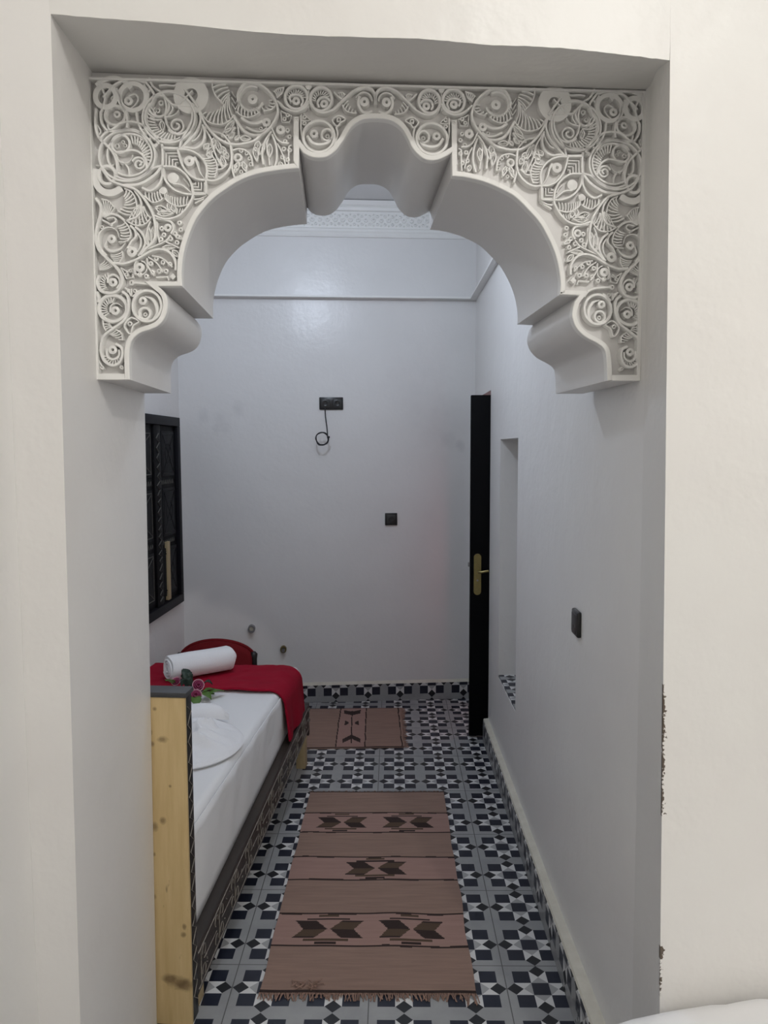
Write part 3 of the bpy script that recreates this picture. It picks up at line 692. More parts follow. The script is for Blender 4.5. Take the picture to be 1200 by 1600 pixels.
    ring((498, 212), 24.5, 24.5, 5, .0105); disc((490.5, 207), 7.5, .0095, 2.2); ring((511, 208.5), 8.5, 9, 4, .009); disc((511.5, 210), 4, .007, 1.6); rib([(480, 210), (487, 220), (498, 224), (512, 221), (517, 214)], 5, .009)
    rib([(470, 175), (474, 189), (487, 187), (474, 174)], 2, .006, 1); dot((475.5, 180), 4.2); dot((475.5, 190), 4.2); rib([(470, 186), (484, 186)], 1.8, .008, 1); rib([(470, 178), (470, 200), (473, 218)], 3, .0085, 3)
    disc((529.5, 185), 4.6, .009, 1.6); rib([(519, 186), (529, 179), (540, 184.7), (532, 190), (526.5, 195.5)], 3, .0095, 3, True); rib([(525.5, 196), (527.5, 210), (522, 225)], 3.6, .0095)
    rib([(462.6, 252), (462.6, 182)], 7.2, .0115, 1, flat=True)
    s.disc((462.8, 186.5), 3.4, .0128, 1.4)
for mir in (False, True):
    s = Relief(mir); scroll(s)
    # keep the relief inside the field
    o = done('scrollwork', s.bm, M['arch'], arch, smooth=38)

# ------------------------------------------------------------------ things on the end wall
bn = Vector((.085, -1, 0)).normalized()              # end-wall normal
def onback(x, y, off=0): return hit(x, y, p=Vector((-.06, 5.17, 0)) + bn*off, n=bn)
BANG = math.atan2(.085, 1)
def socket(name, px, size, gang, label, cat='socket'):
    p = onback(*px); r_ = empty(name, p, BANG); tag(r_, label, cat)
    w, h = size
    b1 = bmesh.new(); add_box(b1, -w/2, w/2, -.011, 0, -h/2, h/2, .004); done('face_plate', b1, M['black_plastic'], r_)
    for k in range(gang):
        cx_ = 0 if gang == 1 else (-w/4 if k == 0 else w/4)
        b1 = bmesh.new(); add_box(b1, cx_-.027, cx_+.027, -.0135, -.009, -.027, .027, .003); done('socket_insert', b1, M['grey_plastic'], r_)
        b1 = bmesh.new(); n = 14
        rr = [[b1.verts.new((cx_+math.cos(2*PI*i/n)*q, yy, .0+math.sin(2*PI*i/n)*q)) for i in range(n)] for q, yy in ((.019, -.0136), (.017, -.0145), (.015, -.0138), (.0, -.0136))[:3]]
        for u_, v_ in zip(rr, rr[1:]):
            for i in range(n): b1.faces.new((u_[i], u_[(i+1) % n], v_[(i+1) % n], v_[i]))
        b1.faces.new(rr[-1]); done('socket_well', b1, M['black_plastic'], r_)
    return r_
ds = socket('wall_socket', (517.5, 630.5), (.158, .082), 2, 'black double socket plate high on the end wall with a cable hanging from it')
socket('wall_socket', (611, 811), (.083, .083), 1, 'small single square black socket in the middle of the end wall')
# coiled cable
p0 = onback(508, 638, .012); pts = [p0]
for (x, y, o_) in ((508.5, 650, .03), (510.5, 665, .06), (511.5, 675, .08), (512, 683, .085)): pts.append(onback(x, y, o_))
for k in range(50):
    a = -.2 + k*2*PI/20
    pts.append(onback(503.3+9.7*math.cos(a)+.5*math.sin(k*.9), 685.5+9.7*math.sin(a)+.4*math.cos(k*1.1), .083 + .006*math.sin(k*1.3)))
pts += [onback(498, 695, .085), onback(505, 695.5, .09)]
bm = bmesh.new(); add_tube(bm, [Vector(q) for q in catmull(pts, 3)], .0042, 7)
cb = done('cable', bm, M['cable'], None); tag(cb, 'thin black cable hanging in a small coil below the double socket', 'cable')
bm = bmesh.new(); add_box(bm, 0, .018, -.006, .006, -.007, .007, .003)
tie = done('cable_tie', bm, M['cable'], cb); tie.location = onback(511, 683, .088)
# pipe stubs
def stub(name, px, r, L, mat, label):
    p = onback(*px); r_ = empty(name, p, BANG); tag(r_, label, 'pipe')
    b1 = bmesh.new(); n = 20
    rings = [[b1.verts.new((math.cos(2*PI*i/n)*q, yy, math.sin(2*PI*i/n)*q*1.12)) for i in range(n)] for q, yy in ((r, 0), (r, -L), (r*.62, -L), (r*.6, -.004))]
    for u_, v_ in zip(rings, rings[1:]):
        for i in range(n): b1.faces.new((u_[i], u_[(i+1) % n], v_[(i+1) % n], v_[i]))
    done('collar', b1, mat, r_)
    return r_
st = stub('pipe_stub', (393.5, 981.5), .024, .035, M['pipe_grey'], 'round grey pipe stub on the end wall above the red chair')
b1 = bmesh.new(); add_tube(b1, [(0, 0, 0), (0, -.02, 0)], .0145, 14); done('inner_plug', b1, M['ledge'], st)
st = stub('pipe_stub', (443, 1013.5), .021, .03, M['brass'], 'small brass pipe stub low on the end wall above the bed corner')
b1 = bmesh.new(); add_tube(b1, [(.0, -.005, 0), (0.0, -.045, -.004)], .012, 8); done('valve_stem', b1, M['steel'], st)

# ------------------------------------------------------------------ things on the right wall
# socket near the camera
py, pz = hit(905, 973, X=XW(2.28))[1:]
r_ = empty('wall_socket', (XW(2.28), 2.28, pz), math.radians(90)-.008)
r_.location.y = py
tag(r_, 'thick black surface-mounted socket on the right wall nearest the camera', 'socket')
b1 = bmesh.new(); add_box(b1, -.042, .042, -.006, .0, -.042, .042, .003)
o1 = done('back_plate', b1, M['black_plastic'], r_)
b1 = bmesh.new(); add_box(b1, -.040, .040, .0, .016, -.040, .040, .006, 3); o2 = done('socket_body', b1, M['black_plastic'], r_)
b1 = bmesh.new(); add_box(b1, -.03, .03, .014, .018, -.03, .03, .002); o3 = done('socket_insert', b1, M['grey_plastic'], r_)
b1 = bmesh.new(); add_tube(b1, [(0, .017, -.012), (0, .0186, -.012)], .006, 10); o4 = done('socket_hole', b1, M['dirt'], r_)
for q in (o2, o3, o4): q.location = (0, 0, 0)

# ------------------------------------------------------------------ door standing open in the right-hand doorway
DYF = 4.475
dx0 = hit(734, 1000, Y=DYF).x
dr = empty('door_1', (dx0, DYF, 0)); struct(dr, 'black door standing open edge into the corridor at its far right', 'door')
b1 = bmesh.new(); add_box(b1, 0, .74, 0, .04, .012, 2.03, .003); done('door_leaf', b1, M['door'], dr)
pc = hit(746, 897.5, Y=DYF-.004); lx, lz = pc.x-dx0, pc.z
b1 = bmesh.new(); n = 12; hw, hh = .0215, .122
pl = [(lx+hw*math.cos(a), lz+hh-hw+hw*math.sin(a)) for a in [PI*i/n for i in range(n+1)]] + [(lx+hw*math.cos(a), lz-hh+hw+hw*math.sin(a)) for a in [PI+PI*i/n for i in range(n+1)]]
add_extrude_y(b1, pl, -.006, 0); done('handle_plate', b1, M['brass'], dr)
b1 = bmesh.new(); add_tube(b1, [(lx+.004, -.004, lz+.018), (lx+.006, -.035, lz+.018), (lx+.016, -.042, lz+.018), (lx+.06, -.042, lz+.026)], .007, 8)
hd = done('door_handle', b1, M['brass'], dr)
b1 = bmesh.new(); add_box(b1, -.011, .0, .012, .03, lz+.055-.012, lz+.055+.012, .001); done('latch_bolt', b1, M['steel'], dr)
b1 = bmesh.new(); add_tube(b1, [(lx, -.0065, lz-.035), (lx, -.009, lz-.035)], .006, 8); done('key_cylinder', b1, M['steel'], dr)

# ------------------------------------------------------------------ carved window shutters on the left wall
wy1 = 4.95; wy0 = 3.86; wz0 = .735; wz1 = 1.925
wr = empty('window_1', (XLW((wy0+wy1)/2)+.001, (wy0+wy1)/2, (wz0+wz1)/2), -LSK); struct(wr, 'black carved wooden shutters in a black frame on the left wall', 'window')
yc, zc = (wy0+wy1)/2, (wz0+wz1)/2
def wb(bm, y0, y1, z0, z1, x0, x1, bev=.003): add_box(bm, x0, x1, y0-yc, y1-yc, z0-zc, z1-zc, bev)
b1 = bmesh.new(); fw = .055
wb(b1, wy0, wy1, wz1-fw, wz1, 0.001, .036); wb(b1, wy0, wy1, wz0, wz0+fw, 0.001, .036); wb(b1, wy0, wy0+fw, wz0+fw, wz1-fw, 0.001, .036); wb(b1, wy1-fw, wy1, wz0+fw, wz1-fw, 0.001, .036)
done('window_frame', b1, M['shutter_frame'], wr)
def shutter(y0, y1, grey):
    b1 = bmesh.new(); wb(b1, y0, y1, wz0+fw, wz1-fw, 0.001, .012)
    sh = done('shutter', b1, M['shutter'], wr)
    zi = [wz0+fw+.06, wz0+fw+.40, wz0+fw+.72, wz1-fw-.05]
    zi = [wz0+fw+(wz1-wz0-2*fw)*f_ for f_ in (0, .34, .68, 1)]
    for k in range(3):
        za, zb_ = zi[k]+.035, zi[k+1]-.035
        b2 = bmesh.new(); wb(b2, y0+.035, y1-.035, za, zb_, .010, .020, .004)
        pn = done('panel', b2, M['shutter_grey'] if grey else M['shutter'], sh)
        b3 = bmesh.new()
        L = [(y0+.05, za+.02), (y1-.05, za+.02), (y1-.05, zb_-.02), (y0+.05, zb_-.02)]
        for i in range(4):
            a, b_ = L[i], L[(i+1) % 4]
            add_tube(b3, [(.0205, a[0]-yc, a[1]-zc), (.0205, b_[0]-yc, b_[1]-zc)], .003, 5)
        ym, zm = (y0+y1)/2, (za+zb_)/2
        for sg in (-1, 1):
            add_tube(b3, [(.0205, ym-yc+sg*((y1-y0)/2-.06), za+.03-zc), (.0205, ym-yc, zm-zc), (.0205, ym-yc-sg*((y1-y0)/2-.06), zb_-.03-zc)], .003, 5)
        add_tube(b3, [(.0205, ym-yc+.06*math.cos(a), zm-zc+.06*math.sin(a)) for a in [2*PI*i/16 for i in range(17)]], .003, 5)
        done('carving', b3, M['shutter_line'] if not grey else M['shutter_grey'], sh)
    b4 = bmesh.new()
    for k in range(2):
        zk = zi[k+1]
        yy = y0+.03
        while yy < y1-.04:
            add_tube(b4, [(.0135, yy-yc, zk-.012-zc), (.0135, yy+.012-yc, zk+.012-zc), (.0135, yy+.024-yc, zk-.012-zc)], .0028, 5); yy += .034
    done('rail_carving', b4, M['shutter_line'], sh)
    return sh
shutter(wy0+fw, 4.47, False); shutter(4.59, wy1-fw, True)
b1 = bmesh.new(); wb(b1, 4.47, 4.59, wz0+fw, wz1-fw, .001, .026, .004); ms = done('meeting_stile', b1, M['shutter'], wr)
b1 = bmesh.new(); z = wz0+fw+.03; pts = []; k = 0
while z < wz1-fw-.03:
    pts.append((.0265, 4.53-yc+(.024 if k % 2 else -.024)+random.uniform(-.006, .006), z-zc)); z += random.uniform(.018, .034); k += 1
add_tube(b1, pts, .005, 5); done('zigzag_carving', b1, M['shutter_line'], ms)
b1 = bmesh.new(); wb(b1, 4.655, 4.70, .80, 1.16, .012, .032, .002); done('raw_wood_batten', b1, M['raw'], wr)['label'] = 'pale raw wood strip'

# ------------------------------------------------------------------ bed by the left wall
BROT = -math.atan(.0718)
BO = Vector((-.604, 2.166, 0))
bed = empty('bed', BO, BROT); tag(bed, 'dark carved wooden bed along the left wall with a raw pine end panel', 'bed')
BW = .85
b1 = bmesh.new(); add_box(b1, -BW, 0, 0, .012, .0, 1.005, .001); done('end_panel', b1, M['pine'], bed)['label'] = 'unpainted pine back of the end panel'
b1 = bmesh.new(); add_box(b1, -BW-.004, .006, -.004, .062, 1.006, 1.021, .002); done('top_cap', b1, M['cap_wood'], bed)
b1 = bmesh.new(); add_box(b1, -BW, .0, .0125, .058, .0, 1.012, .002); pst = done('carved_panel', b1, M['black_wood'], bed)
b1 = bmesh.new(); z = .05; k = 0; pts = []
while z < .99:
    pts.append((.0012, .018 if k % 2 else .05, z)); z += .028 + .006*math.sin(k*2.1); k += 1
add_tube(b1, pts, .0013, 4); done('zigzag_carving', b1, M['worn'], pst)
ZB = lambda y: .05 + .07*y
ZT_ = lambda y: .195 + .068*y
Y0, Y1 = .058, 1.95
b1 = bmesh.new(); vs = []
for y in (Y0, Y1):
    vs.append([b1.verts.new(q) for q in ((-.05, y, ZB(y)), (0, y, ZB(y)), (0, y, ZT_(y)-.004), (-.004, y, ZT_(y)), (-.05, y, ZT_(y)))])
for k in range(5): b1.faces.new((vs[0][k], vs[0][(k+1) % 5], vs[1][(k+1) % 5], vs[1][k]))
b1.faces.new(vs[0][::-1]); b1.faces.new(vs[1])
rail = done('side_rail', b1, M['brown_wood'], bed)
# carved fields on the rail: frames, cross lines and hooked curls
b1 = bmesh.new()
def rp(y, f_): return (.0008, y, ZB(y) + (ZT_(y)-ZB(y))*f_)
add_tube(b1, [rp(Y0+.005, .90), rp(Y1-.02, .90)], .0020, 4); add_tube(b1, [rp(Y0+.005, .10), rp(Y1-.02, .10)], .0020, 4)
y = Y0+.03; step = .19
while y < Y1-.1:
    add_tube(b1, [rp(y, .10), rp(y, .90)], .0019, 4)
    add_tube(b1, [rp(y+.03, .52), rp(y+step-.03, .48)], .0016, 4)
    for yy, f_, s_ in ((y+.028, .72, 1), (y+step-.03, .72, -1), (y+.028, .28, 1), (y+step-.03, .28, -1)):
        add_tube(b1, [rp(yy+s_*.016*math.cos(a), f_+.12*math.sin(a)) for a in [-.4*PI+1.5*PI*i/9 for i in range(10)]], .0019, 4)
    for k in range(3):
        yy = y+.045+random.random()*(step-.09); f_ = random.uniform(.2, .8)
        add_tube(b1, [rp(yy, f_), rp(yy+random.uniform(-.01, .012), f_+random.uniform(-.08, .08))], .0016, 4)
    y += step
done('rail_carving', b1, M['worn'], rail)
for nm, by in (('leg', .07), ('leg', Y1-.09)):
    b1 = bmesh.new(); add_box(b1, -.056, -.006, by, by+.06, 0, ZB(by)+.03, .003); done('leg', b1, M['raw'], bed)
for by in (.07, Y1-.09):
    b1 = bmesh.new(); add_box(b1, -BW+.01, -BW+.06, by, by+.06, 0, .28, .003); done('leg', b1, M['raw'], bed)
b1 = bmesh.new(); add_box(b1, -BW, -BW+.04, Y0, Y1, .12, .29, .003); done('wall_side_rail', b1, M['brown_wood'], bed)
b1 = bmesh.new(); add_box(b1, -BW, -.002, Y1+.001, Y1+.03, .15, .33, .003); done('end_rail', b1, M['brown_wood'], bed)
b1 = bmesh.new()
for k in range(9): add_box(b1, -BW+.041, -.051, .12+k*.2, .2+k*.2, .30, .325)
done('slat_base', b1, M['raw'], bed)

# mattress with fitted sheet
def rounded_slab(bm, x0, x1, y0, y1, z0, z1, rtop, rbot, nx, ny, fn=None):
    # closed soft slab: grid on top/bottom with rounded edges
    def prof(t, a, b, r):   # distance-limited rounding
        d = min(t-a, b-t); return 0 if d >= r else r - math.sqrt(max(r*r-(r-d)**2, 0))
    def samples(a, b, n, r):
        e = [a + r*(1-math.cos(PI/2*i/6)) for i in range(6)]
        m_ = [a + r + (b-a-2*r)*i/n for i in range(n+1)]
        return e + m_ + [a+b-q for q in e[::-1]]
    xs = samples(x0, x1, nx, rtop); ys = samples(y0, y1, ny, rtop)
    top = [[None]*len(ys) for _ in xs]; bot = [[None]*len(ys) for _ in xs]
    for i, x in enumerate(xs):
        for j, y in enumerate(ys):
            dz = max(prof(x, x0, x1, rtop), prof(y, y0, y1, rtop))
            p = Vector((x, y, z1-dz))
            if fn: p = fn(p)
            top[i][j] = bm.verts.new(p)
            dzb = max(prof(x, x0, x1, rbot), prof(y, y0, y1, rbot)) if rbot else 0
            bot[i][j] = bm.verts.new((x, y, z0+dzb))
    nX, nY = len(xs), len(ys)
    for i in range(nX-1):
        for j in range(nY-1):
            bm.faces.new((top[i][j], top[i+1][j], top[i+1][j+1], top[i][j+1])); bm.faces.new((bot[i][j], bot[i][j+1], bot[i+1][j+1], bot[i+1][j]))
    K = 10
    per = [(i, 0) for i in range(nX)] + [(nX-1, j) for j in range(1, nY)] + [(i, nY-1) for i in range(nX-2, -1, -1)] + [(0, j) for j in range(nY-2, 0, -1)]
    prev = [top[i][j] for i, j in per]
    cx_, cy_ = (x0+x1)/2, (y0+y1)/2
    for k in range(1, K):
        f_ = k/K; row = []
        for i, j in per:
            a, b_ = top[i][j].co, bot[i][j].co
            p = a.lerp(b_, f_)
            w_ = .006*noise.noise(Vector((p.x*9, p.y*9, p.z*4)))*math.sin(PI*f_) + .004*math.sin(PI*f_)
            d = Vector((1 if i == nX-1 else (-1 if i == 0 else 0), 1 if j == nY-1 else (-1 if j == 0 else 0), 0))
            row.append(bm.verts.new(p + d*w_))
        m_ = len(per)
        for q in range(m_): bm.faces.new((prev[q], row[q], row[(q+1) % m_], prev[(q+1) % m_]))
        prev = row
    m_ = len(per); b_ = [bot[i][j] for i, j in per]
    for q in range(m_): bm.faces.new((prev[q], b_[q], b_[(q+1) % m_], prev[(q+1) % m_]))
MZ = .545
def mfn(p):
    return p + Vector((0, 0, .004*noise.noise(Vector((p.x*7, p.y*5, 0))) + .0025*noise.noise(Vector((p.x*18, p.y*14, 3)))))
mt = empty('mattress', BO, BROT); tag(mt, 'mattress in a plain white fitted sheet on the carved bed', 'mattress')
b1 = bmesh.new(); rounded_slab(b1, -BW+.02, -.052, .066, Y1-.012, .336, MZ, .03, .02, 22, 50, mfn)
done('fitted_sheet', b1, M['sheet'], mt, smooth=60)
# sheet skirt tucked behind the rail, with soft folds
b1 = bmesh.new(); n = 120; rows = []
for i in range(n+1):
    y = .07 + (Y1-.03-.07)*i/n; col = []
    for k in range(9):
        f_ = k/8; z = MZ-.02 - (MZ-.02-ZT_(y)-.001)*f_
        fold = .009*noise.noise(Vector((y*7, f_*1.2, 5))) + .006*math.sin(y*23+f_*2+2*noise.noise(Vector((y*3, 0, 0))))
        col.append(b1.verts.new((-.046 + (.004*f_ + fold*math.sin(PI*f_**.8)*.8), y, z)))
    rows.append(col)
for r0_, r1_ in zip(rows, rows[1:]):
    for k in range(8): b1.faces.new((r0_[k], r1_[k], r1_[k+1], r0_[k+1]))
o = done('sheet_side', b1, M['sheet'], mt, smooth=80)
md = o.modifiers.new('thickness', 'SOLIDIFY'); md.thickness = .003; md.offset = -1

# red blanket folded across the far end, hanging over the side
b1 = bmesh.new()
ya, yb_ = 1.45, Y1-.085
prof = []
for i in range(40): prof.append((-BW+.025 + (BW-.025-.10)*i/39, MZ+.012))
for i in range(1, 9): a = PI/2*i/8; prof.append((-.10+.072*math.sin(a), MZ+.012-.072*(1-math.cos(a))))
for i in range(1, 15): prof.append((-.028+.012*i/14, MZ-.06-(MZ-.06-.315)*i/14))
ny = 30; G = []
for i, (x, z) in enumerate(prof):
    row = []
    for j in range(ny+1):
        f_ = j/ny; y = ya+(yb_-ya)*f_
        hang = max(0, (i-44)/(len(prof)-45))
        y += .018*noise.noise(Vector((x*5, z*4, 1)))*(1-f_) + hang*.02*(f_-.5)
        dz = .004*noise.noise(Vector((x*12, y*10, 0))) + .003*noise.noise(Vector((x*30, y*24, 7)))
        dx = hang*(.008*math.sin(f_*11+1) + .006*noise.noise(Vector((y*9, z*6, 2))) )
        zz_ = z+(dz if i < 44 else 0)
        if i >= 48: zz_ = z + hang*.0*(1-f_)
        row.append(b1.verts.new((x+dx+.004*hang, y, zz_)))
    G.append(row)
for i in range(len(G)-1):
    for j in range(ny): b1.faces.new((G[i][j], G[i+1][j], G[i+1][j+1], G[i][j+1]))
bl = done('blanket', b1, M['red'], None, smooth=80); bl.location = BO; bl.rotation_euler.z = BROT
md = bl.modifiers.new('thickness', 'SOLIDIFY'); md.thickness = .012; md.offset = 1
md = bl.modifiers.new('round', 'BEVEL'); md.width = .004; md.segments = 2
tag(bl, 'red blanket folded across the far end of the carved bed', 'blanket')

# rolled towel
ta = hit(263, 1040, Y=3.74); tb = hit(364, 1031, Y=3.95)
ta.z = tb.z = MZ + .026 + .066
ax = (tb-ta); Lt = ax.length; ax.normalize()
tw = empty('towel', ta, math.atan2(ax.y, ax.x)); tag(tw, 'white towel rolled into a cylinder on the red blanket', 'towel')
b1 = bmesh.new(); rows = []; nl = 26; n = 34
for i in range(nl+1):
    f_ = i/nl; x = Lt*f_; row = []
    for k in range(n):
        a = 2*PI*k/n
        r = .064*(1 + .05*noise.noise(Vector((f_*3, math.cos(a)*1.3, math.sin(a)*1.3))))
        if f_ > .92: r *= math.sqrt(max(.35, 1-((f_-.92)/.10)**2))
        if f_ < .03: r *= .96
        z = math.sin(a)*r; z = max(z, -.056)
        row.append(b1.verts.new((x + .004*math.sin(3*a), math.cos(a)*r*1.02, z)))
    rows.append(row)
for r0_, r1_ in zip(rows, rows[1:]):
    for k in range(n): b1.faces.new((r0_[k], r0_[(k+1) % n], r1_[(k+1) % n], r1_[k]))
b1.faces.new(rows[0]); b1.faces.new(rows[-1][::-1])
done('rolled_body', b1, M['towel'], tw, smooth=60)
b1 = bmesh.new(); pts = [(-.004, math.cos(t)*(.010+.0082*t/PI*1.0), math.sin(t)*(.010+.0082*t/PI)*.92) for t in [i*.3 for i in range(62)]]
add_tube(b1, pts, .0052, 6); done('spiral_end', b1, M['towel'], tw, smooth=60)
# folded white towel with a rounded edge near the pine panel
fc = hit(285, 1165, Z=MZ+.01); fc = Vector((-.85, 2.97, MZ+.005))
ftw = empty('folded_towel', fc); tag(ftw, 'crumpled white towel with a rounded edge spread on the bed sheet', 'towel')
b1 = bmesh.new(); NR, NA_ = 34, 96; rows = []
ctr = b1.verts.new((0, 0, .055))
for i in range(1, NR+1):
    f_ = i/NR; row = []
    for k in range(NA_):
        a = 2*PI*k/NA_
        rad = f_*(.235 + .02*math.cos(2*a+.5)); z = .045*(1-f_**2.5) + .012 + .012*math.sin(5*a+f_*4)*(f_*(1-f_)*3) + .022*noise.noise(Vector((math.cos(a)*f_*2.5, math.sin(a)*f_*5, 2)))*(1-f_) + .008*noise.noise(Vector((math.cos(a)*f_*6, math.sin(a)*f_*12, 5)))*(1-f_**3)
        xx, yy = rad*math.cos(a), rad*1.22*math.sin(a)
        rg_ = 1-abs(2*noise.noise(Vector((xx*4+3, yy*13-xx*5, 1.3)))); rg2 = 1-abs(2*noise.noise(Vector((xx*9, yy*26-xx*8, 6))))
        z += (.048*max(rg_, 0)**3 + .014*max(rg2, 0)**2)*max(0, 1-f_**2.2)*(1 if xx < .12 else max(0, 1-(xx-.12)/.12))
        row.append(b1.verts.new((xx, yy, z + (0 if f_ < .99 else -.004))))
    rows.append(row)
low = [b1.verts.new((v.co.x*.985, v.co.y*.985, .001)) for v in rows[-1]]
for k in range(NA_):
    b1.faces.new((ctr, rows[0][k], rows[0][(k+1) % NA_]))
    b1.faces.new((rows[-1][k], low[k], low[(k+1) % NA_], rows[-1][(k+1) % NA_]))
for r0_, r1_ in zip(rows, rows[1:]):
    for k in range(NA_): b1.faces.new((r0_[k], r1_[k], r1_[(k+1) % NA_], r0_[(k+1) % NA_]))
b1.faces.new(low)
done('spread_layer', b1, M['towel'], ftw, smooth=60)
def fold(name, pts, wid, hgt):
    b1 = bmesh.new(); P = catmull(pts, 6); rows = []
    for i, p in enumerate(P):
        t = (P[min(i+1, len(P)-1)]-P[max(i-1, 0)]); t.z = 0; t.normalize(); nn = Vector((-t.y, t.x, 0))
        s_ = math.sin(PI*(i+.6)/(len(P)+.2))**.5
        rows.append([b1.verts.new(p + nn*wid*s_*math.cos(PI*k/8) + Vector((0, 0, hgt*s_*math.sin(PI*k/8)))) for k in range(9)])
    for r0_, r1_ in zip(rows, rows[1:]):
        for k in range(8): b1.faces.new((r0_[k], r0_[k+1], r1_[k+1], r1_[k]))
    for r_e in (rows[0], rows[-1][::-1]): b1.faces.new(r_e)
    done(name, b1, M['towel'], ftw, smooth=60)
fold('raised_fold', [(-.2, .17, .03), (-.05, .19, .045), (.09, .2, .05), (.15, .215, .03)], .055, .05)
fold('raised_fold', [(-.2, .05, .04), (-.02, .07, .048), (.12, .09, .03)], .035, .022)
fold('raised_fold', [(-.2, -.08, .04), (.0, -.06, .04), (.12, -.02, .025)], .03, .016)

# sprig of cloth roses
sp = empty('rose_sprig', hit(305, 1085, Z=MZ+.02)); sp.location.z = MZ
bx = sp.location.copy()
tag(sp, 'sprig of pink cloth roses with green leaves lying at the edge of the red blanket', 'flowers')
def rel(x, y, z): return hit(x, y, Z=z) - bx
def rose(c, r, ax=(.35, -.8, .55)):
    b1 = bmesh.new(); rot = Vector((0, 0, 1)).rotation_difference(Vector(ax).normalized()).to_matrix()
    add_ = []
    for layer, (rr, hh, npet) in enumerate(((.35, 1.0, 3), (.65, .95, 4), (1.0, .8, 5))):
        for k in range(npet):
            a0 = 2*PI*k/npet + layer*.7; g = []
            for i in range(6):
                u = i/5; row = []
                for j in range(6):
                    v = j/5; a = a0 + (v-.5)*2*PI/npet*1.35
                    q = r*rr*(.35+.65*math.sin(u*PI*.55)) + (.12*r if u > .9 else 0)
                    row.append(b1.verts.new(c + rot @ Vector((q*math.cos(a), q*math.sin(a), r*1.1*hh*u*(1-.15*abs(v-.5)*2)))))
                g.append(row)
            for i in range(5):
                for j in range(5):
                    f_ = b1.faces.new((g[i][j], g[i+1][j], g[i+1][j+1], g[i][j+1])); f_.material_index = 1 if (i == 4 and layer == 2) else 0
    o = done('rose', b1, [M['rose'], M['rose_edge']], sp, smooth=60)
    md = o.modifiers.new('petal', 'SOLIDIFY'); md.thickness = .0015
def leafm(p, q, w, mat, lift=.02):
    b1 = bmesh.new(); p, q = Vector(p), Vector(q); t = q-p; nn = Vector((-t.y, t.x, 0)).normalized(); n = 8; rows = []
    for i in range(n+1):
        f_ = i/n; ww = w*math.sin(PI*min(f_*.92+.06, 1))**.8*(1+.12*math.sin(i*2.6)); c_ = p.lerp(q, f_) + Vector((0, 0, lift*math.sin(PI*f_)))
        rows.append([b1.verts.new(c_+nn*ww+Vector((0, 0, .006))), b1.verts.new(c_), b1.verts.new(c_-nn*ww+Vector((0, 0, .006)))])
    for r0_, r1_ in zip(rows, rows[1:]):
        for k in range(2): b1.faces.new((r0_[k], r1_[k], r1_[k+1], r0_[k+1]))
    o = done('leaf', b1, mat, sp, smooth=60); md = o.modifiers.new('t', 'SOLIDIFY'); md.thickness = .0012
zf = MZ+.035
rose(rel(309, 1072, zf+.012), .026); rose(rel(306, 1088, zf+.002), .024, (.2, -.7, .6)); rose(rel(277, 1067, zf+.01), .022, (-.2, -.6, .7))
leafm(rel(300, 1075, zf), rel(285, 1047, zf+.08), .03, M['leaf_dark'], .02); leafm(rel(292, 1075, zf), rel(292, 1053, zf+.06), .026, M['leaf_dark'], .03)
leafm(rel(315, 1073, zf), rel(332, 1070, zf+.01), .02, M['leaf_dark']); leafm(rel(304, 1090, zf), rel(308, 1106, zf-.02), .026, M['leaf_green'], .015)
leafm(rel(312, 1085, zf-.01), rel(330, 1094, zf-.02), .022, M['leaf_green'], .015); leafm(rel(325, 1087, zf-.01), rel(351, 1081, zf-.02), .018, M['leaf_green'], .012)
leafm(rel(272, 1070, zf), rel(259, 1064, zf+.055), .02, M['leaf_green'], .01); leafm(rel(284, 1072, zf), rel(296, 1064, zf+.055), .02, M['leaf_dark'], .02); leafm(rel(318, 1082, zf), rel(338, 1079, zf-.015), .015, M['leaf_green'], .01)
b1 = bmesh.new(); add_tube(b1, [rel(270, 1076, MZ+.03), rel(292, 1082, MZ+.03), rel(312, 1083, MZ+.03), rel(335, 1084, MZ+.025)], .004, 6); done('stem', b1, M['stem'], sp)

# ------------------------------------------------------------------ red chair beyond the bed
cc = Vector((-1.075, 4.55, 0)); ch = empty('chair', cc, math.radians(3)); tag(ch, 'dark red chair with a curved low back showing behind the far end of the bed', 'chair')
b1 = bmesh.new(); rows = []
hz = lambda u: .415 + .155*math.sqrt(max(0, 1-(u*.93)**2))
for i in range(25):
    u = -1+2*i/24; x = .215*u; yb2 = .05*u*u
    z1 = hz(u)
    rows.append([b1.verts.new(q) for q in ((x, -.03+yb2, .30), (x, -.035+yb2, z1-.03), (x, -.02+yb2, z1), (x, .02+yb2, z1), (x, .035+yb2, z1-.03), (x, .03+yb2, .30))])
for r0_, r1_ in zip(rows, rows[1:]):
    for k in range(6): b1.faces.new((r0_[k], r1_[k], r1_[(k+1) % 6], r0_[(k+1) % 6]))
b1.faces.new(rows[0]); b1.faces.new(rows[-1][::-1])
done('backrest', b1, M['red_dark'], ch, smooth=60)
b1 = bmesh.new(); P = []
for i in range(31):
    u = -1.0+2.0*i/30; P.append((.22*u, .05*u*u+.012, hz(u)+.002))
add_tube(b1, P, .011, 8); done('back_rim', b1, M['red_dark'], ch, smooth=60)
for s_ in (-1, 1):
    b1 = bmesh.new(); add_tube(b1, [(s_*.225, .045, .0), (s_*.228, .045, .3), (s_*.226, .045, .44), (s_*.224, .045, .475), (s_*.222, .045, .49)], .018, 10, rad=[.014, .017, .018, .024, .012]); done('back_post', b1, M['black_wood'], ch, smooth=60)
b1 = bmesh.new(); add_box(b1, -.2, .2, -.012+.06, .40, .27, .34, .02, 3); done('seat', b1, M['red_dark'], ch)
for s_ in (-1, 1):
    b1 = bmesh.new(); add_tube(b1, [(s_*.18, .37, 0), (s_*.18, .37, .275)], .017, 10); done('leg', b1, M['black_wood'], ch)

